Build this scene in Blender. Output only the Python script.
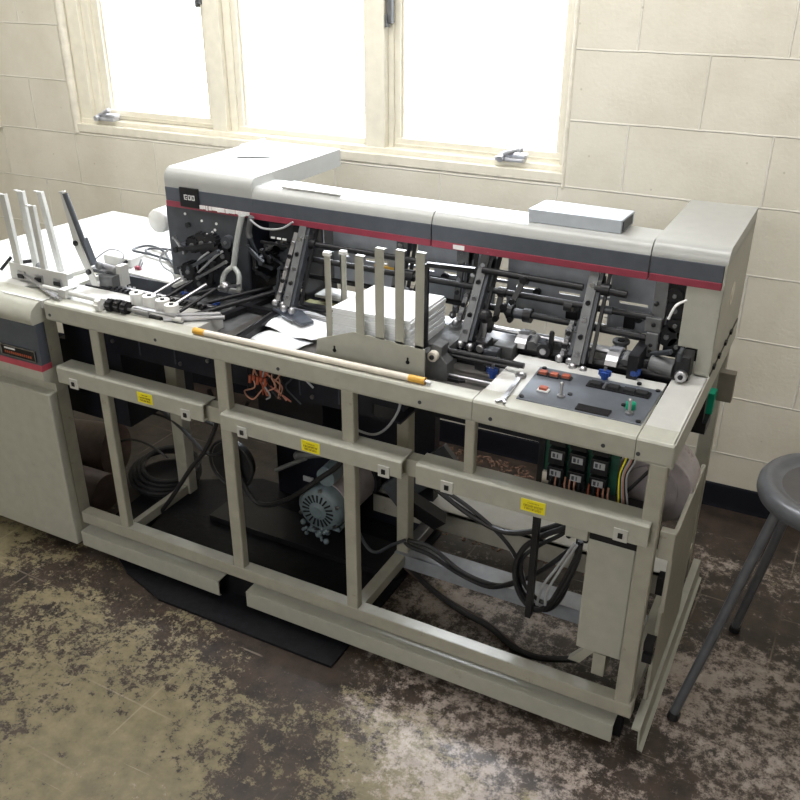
import bpy, bmesh, math, random
from mathutils import Vector, Matrix
random.seed(7)
for o in list(bpy.data.objects): bpy.data.objects.remove(o)
S = bpy.context.scene
COL = S.collection

# ---------------- camera ----------------
cam = bpy.data.cameras.new('camera'); cam.sensor_width = 36; cam.lens = 885.96/800*36
cam.clip_start = .05
co = bpy.data.objects.new('camera', cam); COL.objects.link(co)
R_ = Vector((0.88699242, 0.46177097, 0.00346601)); U_ = Vector((-0.21029279, 0.39723573, 0.89329767)); F_ = Vector((-0.41112211, 0.79307714, -0.44945219))
m = Matrix((( R_.x, U_.x, -F_.x, 0), (R_.y, U_.y, -F_.y, 0), (R_.z, U_.z, -F_.z, 1.705), (0, 0, 0, 1)))
co.matrix_world = m
S.camera = co

# ---------------- world and lights ----------------
w = bpy.data.worlds.new('world'); S.world = w; w.use_nodes = True
bg = w.node_tree.nodes['Background']; bg.inputs[0].default_value = (.93, .97, 1, 1); bg.inputs[1].default_value = 10.0
def area(name, loc, target, sx, sy, power, color=(1, 1, 1)):
    l = bpy.data.lights.new(name, 'AREA'); l.shape = 'RECTANGLE'; l.size = sx; l.size_y = sy; l.energy = power; l.color = color
    o = bpy.data.objects.new(name, l); COL.objects.link(o); o.location = loc
    d = Vector(target) - Vector(loc); o.rotation_euler = d.to_track_quat('-Z', 'Y').to_euler()
    return o
area('daylight', (-2.0, 4.3, 3.2), (-.9, 2.1, .2), 2.6, 1.8, 1350, (.88, .93, 1))
area('room_light', (-.5, 1.7, 2.66), (-.5, 1.9, 0), 2.0, .4, 32, (1, .985, .96))
area('room_light_far', (-2.3, 1.75, 2.66), (-2.3, 1.95, 0), 1.8, .4, 28, (1, .985, .96))
area('room_light_back', (-1.0, -1.9, 2.4), (-1.2, 1.6, .9), 2.4, 1.2, 66, (1, .985, .96))
vs = S.view_settings; vs.view_transform = 'Standard'; vs.look = 'None'; vs.gamma = 1; vs.exposure = 0.0; vs.use_curve_mapping = False

# ---------------- materials ----------------
def newmat(name):
    mt = bpy.data.materials.new(name); mt.use_nodes = True
    nt = mt.node_tree; b = nt.nodes['Principled BSDF']; return mt, nt, b
def mat(name, col, rough=.45, metal=0, vary=.12, scale=30, bump=.0, spec=.5, dirt=None, dscale=8, dth=.6):
    mt, nt, b = newmat(name)
    b.inputs['Roughness'].default_value = rough; b.inputs['Metallic'].default_value = metal
    b.inputs['Specular IOR Level'].default_value = spec
    tc = nt.nodes.new('ShaderNodeTexCoord'); n = nt.nodes.new('ShaderNodeTexNoise')
    n.inputs['Scale'].default_value = scale; n.inputs['Detail'].default_value = 5
    nt.links.new(tc.outputs['Object'], n.inputs['Vector'])
    r = nt.nodes.new('ShaderNodeValToRGB')
    a = [max(0, c*(1-vary)) for c in col]; c2 = [min(1, c*(1+vary)) for c in col]
    r.color_ramp.elements[0].position = .3; r.color_ramp.elements[0].color = (*a, 1)
    r.color_ramp.elements[1].position = .7; r.color_ramp.elements[1].color = (*c2, 1)
    nt.links.new(n.outputs[0], r.inputs[0]); out = r.outputs[0]
    if dirt:
        n2 = nt.nodes.new('ShaderNodeTexNoise'); n2.inputs['Scale'].default_value = dscale; n2.inputs['Detail'].default_value = 8; n2.inputs['Roughness'].default_value = .7
        nt.links.new(tc.outputs['Object'], n2.inputs['Vector'])
        r2 = nt.nodes.new('ShaderNodeValToRGB'); r2.color_ramp.elements[0].position = dth; r2.color_ramp.elements[1].position = dth+.12
        nt.links.new(n2.outputs[0], r2.inputs[0])
        mx = nt.nodes.new('ShaderNodeMixRGB'); mx.inputs[2].default_value = (*dirt, 1)
        nt.links.new(r2.outputs[0], mx.inputs[0]); nt.links.new(out, mx.inputs[1]); out = mx.outputs[0]
    nt.links.new(out, b.inputs['Base Color'])
    if bump:
        bp = nt.nodes.new('ShaderNodeBump'); bp.inputs['Strength'].default_value = bump; bp.inputs['Distance'].default_value = .004
        nt.links.new(n.outputs[0], bp.inputs['Height']); nt.links.new(bp.outputs[0], b.inputs['Normal'])
    return mt
BEIGE = mat('machine_beige_paint', (.40, .40, .35), .38, vary=.06, dirt=(.30, .285, .225), dscale=14, dth=.62)
BEIGEF = mat('frame_beige_paint', (.36, .35, .295), .42, vary=.08, dirt=(.17, .14, .1), dscale=22, dth=.64)
TOPW = mat('top_light_paint', (.50, .50, .48), .33, vary=.05)
DARK = mat('charcoal_paint', (.045, .05, .06), .45, vary=.2)
BAND = mat('slate_band_paint', (.07, .08, .10), .4, vary=.1)
RED = mat('red_stripe', (.25, .03, .055), .45, vary=.12, dirt=(.6, .5, .52), dscale=60, dth=.68)
NAVY = mat('dark_navy_steel', (.007, .008, .015), .45, vary=.3)
BLK = mat('black_metal', (.009, .009, .011), .42, vary=.2, spec=.35)
BLKR = mat('black_rubber', (.012, .012, .014), .55, vary=.2)
STEEL = mat('bright_steel', (.42, .42, .44), .36, 1, vary=.12)
GREYM = mat('grey_cast_metal', (.13, .135, .14), .5, .3, vary=.2, bump=.2)
PLATE = mat('grey_back_plate', (.33, .35, .385), .42, .2, vary=.12)
PINKM = mat('dusty_zinc', (.42, .38, .40), .5, .3, vary=.15, dirt=(.2, .12, .1), dscale=30, dth=.6)
MOTOR = mat('motor_blue_grey', (.13, .17, .19), .5, vary=.15)
PAPER = mat('white_paper', (.82, .84, .88), .7, vary=.03)
BLUE = mat('blue_plastic', (.02, .06, .26), .35, vary=.1)
GREEN = mat('green_plastic', (.0, .3, .17), .4, vary=.1)
PCB = mat('pcb_green', (.01, .055, .035), .4, vary=.3)
ORANGE = mat('orange_plastic', (.38, .09, .045), .4, vary=.1)
BROWN = mat('brown_duct', (.09, .06, .05), .6, vary=.2)
YEL = mat('yellow_sticker', (.85, .75, .02), .5, vary=.04)
INK = mat('ink', (.35, .25, .02), .6)
GOLD = mat('amber_tip', (.6, .33, .05), .4, vary=.2)
IVORY = mat('ivory_plastic', (.68, .63, .55), .35, vary=.06)
PANEL = mat('control_panel_grey', (.13, .145, .17), .36, .3, vary=.1)
COPPER = mat('copper_wire', (.45, .22, .15), .4, vary=.2)
WIREG = mat('grey_wire', (.35, .36, .38), .45)
WOODW = mat('cream_window_paint', (.75, .71, .60), .42, vary=.05)
STOOLM = mat('stool_dark_grey_metal', (.13, .138, .155), .36, .35, vary=.12)
STOOLT = mat('stool_seat_pad', (.06, .058, .06), .5, vary=.15)
MAT_ = mat('black_mat_rubber', (.0065, .007, .010), .6, vary=.35, scale=60, bump=.3, spec=.25)
RUST = mat('rust_debris', (.17, .10, .07), .8, vary=.6, scale=60)
WHT = mat('white_mark', (.8, .8, .8), .5)
CASTW = mat('pale_roller', (.7, .7, .68), .35, vary=.08)

def glass_mat():
    mt, nt, b = newmat('window_glass'); nt.nodes.remove(b)
    out = nt.nodes['Material Output']; t = nt.nodes.new('ShaderNodeBsdfTransparent'); g = nt.nodes.new('ShaderNodeBsdfGlossy'); g.inputs['Roughness'].default_value = .02
    fr = nt.nodes.new('ShaderNodeFresnel'); fr.inputs[0].default_value = 1.35; mx = nt.nodes.new('ShaderNodeMixShader')
    nt.links.new(fr.outputs[0], mx.inputs[0]); nt.links.new(t.outputs[0], mx.inputs[1]); nt.links.new(g.outputs[0], mx.inputs[2]); nt.links.new(mx.outputs[0], out.inputs[0]); return mt
GLASS = glass_mat()

def block_mat(name, c1, c2, mort, bw, bh, sx=0., axes='XZ'):
    mt, nt, b = newmat(name); N = nt.nodes.new; Lk = nt.links.new
    tc = N('ShaderNodeTexCoord'); sp = N('ShaderNodeSeparateXYZ'); cb = N('ShaderNodeCombineXYZ'); Lk(tc.outputs['Object'], sp.inputs[0])
    ad = N('ShaderNodeMath'); ad.operation = 'ADD'; ad.inputs[1].default_value = sx
    if axes == 'XZ': Lk(sp.outputs[0], ad.inputs[0])
    else:
        a2 = N('ShaderNodeMath'); a2.operation = 'ADD'; Lk(sp.outputs[0], a2.inputs[0]); Lk(sp.outputs[1], a2.inputs[1]); Lk(a2.outputs[0], ad.inputs[0])
    Lk(ad.outputs[0], cb.inputs[0]); Lk(sp.outputs[2], cb.inputs[1])
    # slight wobble so joints are hand-laid
    nz = N('ShaderNodeTexNoise'); nz.inputs['Scale'].default_value = 6; Lk(tc.outputs['Object'], nz.inputs['Vector'])
    sc = N('ShaderNodeVectorMath'); sc.operation = 'SCALE'; sc.inputs['Scale'].default_value = .006; Lk(nz.outputs['Color'], sc.inputs[0])
    av = N('ShaderNodeVectorMath'); av.operation = 'ADD'; Lk(cb.outputs[0], av.inputs[0]); Lk(sc.outputs[0], av.inputs[1])
    sb = N('ShaderNodeVectorMath'); sb.operation = 'SUBTRACT'; sb.inputs[1].default_value = (.003, .003, 0); Lk(av.outputs[0], sb.inputs[0])
    br = N('ShaderNodeTexBrick'); Lk(sb.outputs[0], br.inputs['Vector'])
    br.inputs['Scale'].default_value = 1; br.inputs['Brick Width'].default_value = bw; br.inputs['Row Height'].default_value = bh
    br.inputs['Mortar Size'].default_value = .0035; br.inputs['Mortar Smooth'].default_value = .6
    br.inputs['Color1'].default_value = (*c1, 1); br.inputs['Color2'].default_value = (*c2, 1); br.inputs['Mortar'].default_value = (*mort, 1)
    # smudges
    n2 = N('ShaderNodeTexNoise'); n2.inputs['Scale'].default_value = 3; n2.inputs['Detail'].default_value = 8; n2.inputs['Roughness'].default_value = .65; Lk(tc.outputs['Object'], n2.inputs['Vector'])
    rp = N('ShaderNodeValToRGB'); rp.color_ramp.elements[0].position = .35; rp.color_ramp.elements[0].color = (.88, .87, .84, 1); rp.color_ramp.elements[1].position = .6; rp.color_ramp.elements[1].color = (1, 1, 1, 1); Lk(n2.outputs[0], rp.inputs[0])
    ml = N('ShaderNodeMixRGB'); ml.blend_type = 'MULTIPLY'; ml.inputs[0].default_value = 1; Lk(br.outputs['Color'], ml.inputs[1]); Lk(rp.outputs[0], ml.inputs[2])
    # small pock marks
    vo = N('ShaderNodeTexVoronoi'); vo.inputs['Scale'].default_value = 14; Lk(tc.outputs['Object'], vo.inputs['Vector'])
    rp2 = N('ShaderNodeValToRGB'); rp2.color_ramp.elements[0].position = .03; rp2.color_ramp.elements[0].color = (.5, .47, .42, 1); rp2.color_ramp.elements[1].position = .06; rp2.color_ramp.elements[1].color = (1, 1, 1, 1); Lk(vo.outputs['Distance'], rp2.inputs[0])
    m2 = N('ShaderNodeMixRGB'); m2.blend_type = 'MULTIPLY'; m2.inputs[0].default_value = .5; Lk(ml.outputs[0], m2.inputs[1]); Lk(rp2.outputs[0], m2.inputs[2])
    Lk(m2.outputs[0], b.inputs['Base Color']); b.inputs['Roughness'].default_value = .5
    n3 = N('ShaderNodeTexNoise'); n3.inputs['Scale'].default_value = 90; n3.inputs['Detail'].default_value = 6; Lk(tc.outputs['Object'], n3.inputs['Vector'])
    mh = N('ShaderNodeMath'); mh.operation = 'MULTIPLY_ADD'; mh.inputs[1].default_value = 1.3; Lk(br.outputs['Fac'], mh.inputs[0]); 
    m3 = N('ShaderNodeMath'); m3.operation = 'MULTIPLY'; m3.inputs[1].default_value = .45; Lk(n3.outputs[0], m3.inputs[0]); Lk(m3.outputs[0], mh.inputs[2])
    bp = N('ShaderNodeBump'); bp.inputs['Strength'].default_value = .7; bp.inputs['Distance'].default_value = .004; Lk(mh.outputs[0], bp.inputs['Height']); Lk(bp.outputs[0], b.inputs['Normal'])
    return mt
WALLM = block_mat('painted_block', (.70, .665, .57), (.73, .695, .60), (.80, .775, .70), .414, .2075, -.017)
WALLS = block_mat('painted_block_side', (.72, .68, .575), (.745, .705, .60), (.6, .56, .48), .414, .2055, 0, 'XYZ')

def floor_mat():
    mt, nt, b = newmat('worn_painted_concrete'); N = nt.nodes.new; Lk = nt.links.new
    tc = N('ShaderNodeTexCoord'); V = tc.outputs['Object']
    def noise(scale, det=8, rough=.65, vec=None, dist=0):
        n = N('ShaderNodeTexNoise'); n.inputs['Scale'].default_value = scale; n.inputs['Detail'].default_value = det; n.inputs['Roughness'].default_value = rough; n.inputs['Distortion'].default_value = dist
        Lk(vec or V, n.inputs['Vector']); return n.outputs[0]
    def ramp(src, p0, p1, c0=(0, 0, 0), c1=(1, 1, 1)):
        r = N('ShaderNodeValToRGB'); e = r.color_ramp.elements; e[0].position = p0; e[1].position = p1; e[0].color = (*c0, 1); e[1].color = (*c1, 1); Lk(src, r.inputs[0]); return r.outputs[0]
    def mix(f, a, c):
        x = N('ShaderNodeMixRGB')
        for i, v in ((0, f), (1, a), (2, c)):
            if isinstance(v, tuple): x.inputs[i].default_value = (*v, 1)
            elif isinstance(v, float): x.inputs[i].default_value = v
            else: Lk(v, x.inputs[i])
        return x.outputs[0]
    def math_(op, a, c, cl=False):
        x = N('ShaderNodeMath'); x.operation = op; x.use_clamp = cl
        for i, v in ((0, a), (1, c)):
            if isinstance(v, (float, int)): x.inputs[i].default_value = v
            else: Lk(v, x.inputs[i])
        return x.outputs[0]
    sp = N('ShaderNodeSeparateXYZ'); Lk(V, sp.inputs[0])
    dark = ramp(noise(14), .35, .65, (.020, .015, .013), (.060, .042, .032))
    tan = ramp(noise(20), .35, .7, (.14, .118, .066), (.24, .205, .122))
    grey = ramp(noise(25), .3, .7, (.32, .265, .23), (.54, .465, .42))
    # tan paint left in worn patches, more of it towards the open floor
    big = noise(1.9, 4, .55); fine = noise(34, 12, .85); mid = noise(10, 10, .8)
    vfine = noise(95, 6, .8); wear = math_('ADD', math_('ADD', math_('MULTIPLY', big, .62), math_('MULTIPLY', vfine, .25)), math_('ADD', math_('MULTIPLY', fine, .6), math_('MULTIPLY', mid, .45)))
    # tan coverage grows towards small y
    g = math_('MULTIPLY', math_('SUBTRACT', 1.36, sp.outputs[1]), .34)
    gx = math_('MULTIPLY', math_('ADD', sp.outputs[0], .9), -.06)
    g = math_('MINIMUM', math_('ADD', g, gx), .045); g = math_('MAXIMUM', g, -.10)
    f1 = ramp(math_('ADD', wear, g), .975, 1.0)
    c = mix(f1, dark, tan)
    # pale scuffs; extra coverage under the machine's right paints in window light
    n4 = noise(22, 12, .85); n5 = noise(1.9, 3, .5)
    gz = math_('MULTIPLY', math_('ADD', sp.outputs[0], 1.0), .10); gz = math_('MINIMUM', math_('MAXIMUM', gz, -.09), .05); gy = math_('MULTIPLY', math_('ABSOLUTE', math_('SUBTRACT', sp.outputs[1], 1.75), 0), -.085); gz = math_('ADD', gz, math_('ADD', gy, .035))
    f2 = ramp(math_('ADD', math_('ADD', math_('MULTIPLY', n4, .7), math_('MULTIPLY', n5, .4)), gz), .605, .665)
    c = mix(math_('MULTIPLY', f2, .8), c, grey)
    # scratches: stretched noise in two directions
    for rz, sx in ((.5, 1.), (-.9, 1.3)):
        mp = N('ShaderNodeMapping'); mp.inputs['Rotation'].default_value = (0, 0, rz); mp.inputs['Scale'].default_value = (2.2*sx, 55, 1); Lk(V, mp.inputs['Vector'])
        s = ramp(noise(1, 3, .6, mp.outputs[0], .2), .70, .73)
        c = mix(math_('MULTIPLY', s, .28), c, (.5, .44, .36))
    # faint old tile grid
    br = N('ShaderNodeTexBrick'); br.offset = 0; mp = N('ShaderNodeMapping'); mp.inputs['Rotation'].default_value = (0, 0, .024); Lk(V, mp.inputs['Vector']); Lk(mp.outputs[0], br.inputs['Vector'])
    br.inputs['Scale'].default_value = 1; br.inputs['Brick Width'].default_value = .228; br.inputs['Row Height'].default_value = .228; br.inputs['Mortar Size'].default_value = .003; br.inputs['Mortar Smooth'].default_value = .5
    gm = math_('MULTIPLY', br.outputs['Fac'], ramp(noise(3, 5, .6), .5, .62))
    c = mix(math_('MULTIPLY', gm, .22), c, (.5, .43, .34))
    Lk(c, b.inputs['Base Color'])
    rg = ramp(noise(5, 8, .7), .3, .7, (.30, .30, .30), (.52, .52, .52)); Lk(rg, b.inputs['Roughness'])
    bp = N('ShaderNodeBump'); bp.inputs['Strength'].default_value = .35; bp.inputs['Distance'].default_value = .004; Lk(math_('ADD', wear, math_('MULTIPLY', f1, .15)), bp.inputs['Height']); Lk(bp.outputs[0], b.inputs['Normal'])
    return mt
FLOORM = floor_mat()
CEILM = mat('ceiling_paint', (.62, .6, .54), .8)
BRICKX = block_mat('outside_brick', (.5, .46, .42), (.55, .5, .46), (.6, .58, .55), .2, .07)

# ---------------- mesh helpers ----------------
class MB:
    def __init__(s): s.bm = bmesh.new(); s.mats = []
    def mi(s, m):
        if m is None: return 0
        if m not in s.mats: s.mats.append(m)
        return s.mats.index(m)
    def _tag(s, r, m):
        i = s.mi(m)
        if i:
            for v in r['verts']:
                for f in v.link_faces: f.material_index = i
    def F(s, vs_, m):
        f = s.bm.faces.new(vs_); f.material_index = s.mi(m); return f
    def box(s, x0, x1, y0, y1, z0, z1, m=None, rot=None, bev=0):
        c = Vector(((x0+x1)/2, (y0+y1)/2, (z0+z1)/2))
        M = Matrix.Translation(c)
        if rot is not None: M = M @ rot
        M = M @ Matrix.Diagonal((abs(x1-x0), abs(y1-y0), abs(z1-z0), 1))
        r = bmesh.ops.create_cube(s.bm, size=1, matrix=M)
        s._tag(r, m)
        if bev:
            es = list({e for v in r['verts'] for e in v.link_edges})
            bmesh.ops.bevel(s.bm, geom=es, offset=bev, segments=2, profile=.5, affect='EDGES')
        return s
    def rod(s, p0, p1, r, m=None, seg=12, r2=None):
        p0 = Vector(p0); p1 = Vector(p1); d = p1-p0
        M = Matrix.Translation((p0+p1)/2) @ d.to_track_quat('Z', 'Y').to_matrix().to_4x4()
        r_ = bmesh.ops.create_cone(s.bm, cap_ends=True, segments=seg, radius1=r, radius2=r if r2 is None else r2, depth=d.length, matrix=M)
        s._tag(r_, m); return s
    def bar(s, p0, p1, wx, wy, m=None, up='Y'):
        p0 = Vector(p0); p1 = Vector(p1); d = p1-p0; dz = d.normalized()
        uv = Vector({'X': (1, 0, 0), 'Y': (0, 1, 0), 'Z': (0, 0, 1)}[up])
        if abs(uv.dot(dz)) > .9: uv = Vector((0, 0, 1)) if up != 'Z' else Vector((0, 1, 0))
        yy = (uv-dz*uv.dot(dz)).normalized(); xx = yy.cross(dz)
        M = Matrix.Translation((p0+p1)/2) @ Matrix((xx, yy, dz)).transposed().to_4x4() @ Matrix.Diagonal((wx, wy, d.length, 1))
        r_ = bmesh.ops.create_cube(s.bm, size=1, matrix=M); s._tag(r_, m); return s
    def ball(s, p, r, m=None, sc=(1, 1, 1)):
        r_ = bmesh.ops.create_uvsphere(s.bm, u_segments=12, v_segments=8, radius=r, matrix=Matrix.Translation(p) @ Matrix.Diagonal((*sc, 1))); s._tag(r_, m); return s
    def ring(s, c, axis, R, r, m=None, seg=28):
        a = Vector(axis).normalized(); q = a.to_track_quat('Z', 'Y').to_matrix(); c = Vector(c)
        return s.tube([c + q @ Vector((R*math.cos(t*2*math.pi/seg), R*math.sin(t*2*math.pi/seg), 0)) for t in range(seg+1)], r, m, 8, 0)
    def prism(s, prof, ax, a0, a1, m=None):
        # prof: list of 2D points in the remaining two axes (order xyz without ax)
        def P(a, u, v):
            l = [u, v]; l.insert(ax, a); return Vector(l)
        A = [s.bm.verts.new(P(a0, *p)) for p in prof]; B = [s.bm.verts.new(P(a1, *p)) for p in prof]; n = len(prof)
        s.F(A, m); s.F(B[::-1], m)
        for i in range(n): s.F((A[i], B[i], B[(i+1) % n], A[(i+1) % n]), m)
        return s
    def tube(s, pts, r, m=None, seg=8, sub=6):
        P = [Vector(p) for p in pts]
        if sub and len(P) > 2:
            Q = []; E = [2*P[0]-P[1]] + P + [2*P[-1]-P[-2]]
            for i in range(1, len(E)-2):
                for k in range(sub):
                    t = k/sub; p0, p1, p2, p3 = E[i-1:i+3]
                    Q.append(.5*((2*p1)+(-p0+p2)*t+(2*p0-5*p1+4*p2-p3)*t*t+(-p0+3*p1-3*p2+p3)*t**3))
            P = Q+[P[-1]]
        prev = None; up = Vector((.31, .17, .93)).normalized()
        for i, p in enumerate(P):
            d = (P[min(i+1, len(P)-1)]-P[max(i-1, 0)]).normalized()
            a = up - d*up.dot(d)
            if a.length < .05: a = Vector((1, 0, 0)) - d*d.x
            a.normalize(); up = a; b2 = d.cross(a)
            rg = [s.bm.verts.new(p + (a*math.cos(2*math.pi*k/seg) + b2*math.sin(2*math.pi*k/seg))*r) for k in range(seg)]
            if prev:
                for k in range(seg): s.F((prev[k], prev[(k+1) % seg], rg[(k+1) % seg], rg[k]), m)
            else: first = rg
            prev = rg
        s.F(first[::-1], m); s.F(prev, m); return s
    def lathe(s, prof, c, axis=(0, 0, 1), m=None, seg=40):
        c = Vector(c); q = Vector(axis).to_track_quat('Z', 'Y').to_matrix(); prev = None
        for (r, z) in prof:
            rg = [s.bm.verts.new(c + q @ Vector((max(r, 1e-4)*math.cos(2*math.pi*k/seg), max(r, 1e-4)*math.sin(2*math.pi*k/seg), z))) for k in range(seg)]
            if prev:
                for k in range(seg): s.F((prev[k], prev[(k+1) % seg], rg[(k+1) % seg], rg[k]), m)
            prev = rg
        return s
    def quad(s, pts, m=None):
        s.F([s.bm.verts.new(p) for p in pts], m); return s
    def build(s, name, m, parent=None, bevel=0, smooth=False, solid=0):
        bmesh.ops.recalc_face_normals(s.bm, faces=s.bm.faces)
        me = bpy.data.meshes.new(name); s.bm.to_mesh(me); s.bm.free()
        me.materials.append(m)
        for k in s.mats[1:]: me.materials.append(k)
        if smooth:
            for p in me.polygons: p.use_smooth = True
            try: me.set_sharp_from_angle(angle=math.radians(40))
            except Exception: pass
        o = bpy.data.objects.new(name, me); COL.objects.link(o)
        if parent is not None:
            o.parent = parent
            loc = Vector((0, 0, 0)); q = parent
            while q is not None: loc += q.location; q = q.parent
            o.data.transform(Matrix.Translation(-loc)) if ROOTSHIFT else None
        if solid:
            md = o.modifiers.new('solid', 'SOLIDIFY'); md.thickness = solid; md.offset = -1
        if bevel:
            md = o.modifiers.new('bevel', 'BEVEL'); md.width = bevel; md.segments = 2; md.limit_method = 'ANGLE'; md.angle_limit = math.radians(40)
        return o
ROOTSHIFT = True
def B(m0=None):
    b = MB(); b.mats = [m0]; return b
def empty(name, loc, label, cat, group=None):
    o = bpy.data.objects.new(name, None); COL.objects.link(o); o.location = loc; o.empty_display_size = .1
    o['label'] = label; o['category'] = cat
    if group: o['group'] = group
    return o
def tag(o, label, cat, group=None, kind=None):
    o['label'] = label; o['category'] = cat
    if group: o['group'] = group
    if kind: o['kind'] = kind
    return o
def struct(o): o['kind'] = 'structure'; return o

# ---------------- room ----------------
WO = Vector((-.268, 2.796, 0)); WR = .0244
def wallspace(o): o.location = WO; o.rotation_euler = (0, 0, WR); return o
s0, s1, zs, zt = -2.655, -.588, 1.052, 2.25
b = B(); T_ = .30
b.box(-4.4, s0, 0, T_, 0, 2.8).box(s1, 3.1, 0, T_, 0, 2.8).box(s0, s1, 0, T_, 0, zs).box(s0, s1, 0, T_, zt, 2.8)
wallspace(struct(b.build('wall_back', WALLM)))
b = B(); b.box(-4.4, s0, T_, T_+.09, 0, 2.8).box(s1, 3.1, T_, T_+.09, 0, 2.8).box(s0, s1, T_, T_+.09, 0, zs-.03).box(s0, s1, T_, T_+.09, zt, 2.8)
wallspace(struct(b.build('wall_outer_brick', BRICKX)))
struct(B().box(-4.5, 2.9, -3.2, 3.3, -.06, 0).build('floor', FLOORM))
struct(B().box(-4.7, 3.1, -3.4, 3.2, 2.7, 2.8).build('ceiling', CEILM))
struct(B().box(-4.6, -4.4, -3.2, 2.9, 0, 2.72).build('wall_left', WALLS))
struct(B().box(2.6, 2.8, -3.2, 3.1, 0, 2.72).build('wall_right', WALLS))
struct(B().box(-4.6, 2.8, -3.4, -3.2, 0, 2.72).build('wall_front', WALLS))
# rubber base along the back wall
bb = B(); bb.prism([(0, 0), (-.009, 0), (-.007, .012), (-.006, .086), (-.003, .091), (0, .091)], 0, -4.1, 2.8)
wallspace(struct(bb.build('baseboard_back', mat('black_vinyl_base', (.008, .009, .014), .7, spec=.2))))
# bright bullnose and caulk around the opening
b = B(); b.rod((s0-.004, .010, zs-.01), (s0-.004, .010, zt), .018, seg=16); b.rod((s1+.001, .004, zs-.02), (s1+.001, .004, zt), .008, seg=10); b.rod((s0, .004, zs-.001), (s1, .004, zs-.001), .008, seg=10)
wallspace(struct(b.build('trim_1', mat('bullnose_paint', (.72, .68, .58), .4), smooth=True)))

# windows: three units in one cream frame
def bars(b, xs, z0, z1, o0, o1):
    for a, c in xs: b.box(a, c, o0, o1, z0, z1)
fr = B(); F0, F1 = .045, .15
fr.box(s0, s1, -.004, .20, zs, 1.080); fr.box(s0, s1, .02, .19, 1.078, 1.098)
fr.box(s0, -2.585, F0-.02, F1, 1.09, zt); fr.box(-2.585, -2.548, F0, F1, 1.09, zt)
fr.box(-1.985, -1.918, F0-.015, F1, 1.09, zt); fr.box(-1.918, -1.885, F0+.01, F1, 1.09, zt)
fr.box(-1.318, -1.243, F0-.02, F1, 1.09, zt); fr.box(-1.243, -1.222, F0+.008, F1, 1.09, zt)
fr.box(-.612, s1, F0-.02, F1, 1.09, zt); fr.box(s0, s1, F0-.02, F1, zt-.07, zt)
o = wallspace(struct(fr.build('trim_2', WOODW, bevel=.003)))
def sash(n, a, c, z0, crank=None, lock=None, fw=.032, lz=1.50):
    r = bpy.data.objects.new('window_%d' % n, None); COL.objects.link(r); wallspace(r); r['kind'] = 'structure'
    b = B(); b.box(a, a+fw, .062, .115, z0-.035, zt-.07); b.box(c-fw, c, .062, .115, z0-.035, zt-.07); b.box(a, c, .060, .117, z0-.035, z0); b.box(a, c, .062, .115, zt-.11, zt-.07)
    b.box(a+fw, a+fw+.007, .075, .1, z0, zt-.11); b.box(c-fw-.007, c-fw, .075, .1, z0, zt-.11)
    b.box(a, c, .057, .065, z0-.024, z0-.019)
    f = b.build('window_frame', WOODW, None, bevel=.002); f.parent = r
    g = B().box(a+fw, c-fw, .085, .09, z0, zt-.1).build('window_pane', GLASS); g.parent = r
    if crank is not None:
        b = B(); x = crank; b.box(x-.055, x+.045, .0, .045, 1.098, 1.112, bev=.004); b.box(x-.04, x+.05, .005, .04, 1.108, 1.125, bev=.006)
        b.rod((x-.035, .01, 1.118), (x+.035, -.012, 1.143), .007, seg=10); b.rod((x-.03, .0, 1.112), (x-.03, -.018, 1.108), .011, seg=12); b.ball((x+.037, -.012, 1.143), .011); b.ball((x-.005, .012, 1.125), .014)
        k = b.build('window_crank', mat('pale_cast_metal', (.55, .56, .6), .35, .4), smooth=True); k.parent = r
    if lock is not None:
        b = B(); b.box(lock-.009, lock+.009, .025, .05, lz, lz+.12, bev=.003); b.box(lock-.012, lock-.004, .015, .04, lz-.01, lz+.03, bev=.003)
        k = b.build('window_latch', GREYM); k.parent = r
    return r
sash(1, -2.548, -1.985, 1.135, crank=-2.50, lock=-1.995, fw=.036, lz=1.54)
sash(2, -1.885, -1.318, 1.118, fw=.024)
sash(3, -1.222, -.612, 1.130, crank=-.77, lock=-1.225, fw=.022)

# wall outlet at left
ob = empty('wall_outlet', WO + Vector((-3.11*math.cos(WR), -3.11*math.sin(WR), 1.03)), 'small cream electrical outlet box on the block wall left of the window', 'outlet')
ob.rotation_euler = (0, 0, WR); ROOTSHIFT = False
B().box(-.06, .022, -.02, .0, 0, .09, bev=.003).build('box_body', WOODW, ob); B().box(-.045, .01, -.024, -.019, .015, .075).build('cover_plate', BEIGE, ob); ROOTSHIFT = True

# ---------------- floor mat and debris ----------------
b = B(); b.prism([(-1.75, 1.56), (-1.58, 1.508), (-.985, 1.507), (-.985, 2.20), (-1.70, 2.20), (-2.02, 2.02), (-2.0, 1.70)], 2, .0, .008)
tag(b.build('floor_mat', MAT_), 'black rubber mat lying under the left part of the machine', 'mat')
b = B()
for i in range(1500):
    x = random.uniform(-1.45, -.35); y = random.uniform(2.2, 2.74); r = random.uniform(.002, .013); a = random.uniform(0, 3)
    b.box(x-r, x+r, y-.003, y+.003, 0, random.uniform(.002, .006), rot=Matrix.Rotation(a, 4, 'Z'))
tag(b.build('wood_debris', RUST), 'rusty brown chips scattered on the floor between machine and wall', 'debris', kind='stuff')

# ---------------- the machine ----------------
T = .842
mc = empty('inserting_machine', (-1.1, 1.75, 0), 'long beige industrial mail inserting machine with open frame and red striped hood', 'machine')
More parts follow.
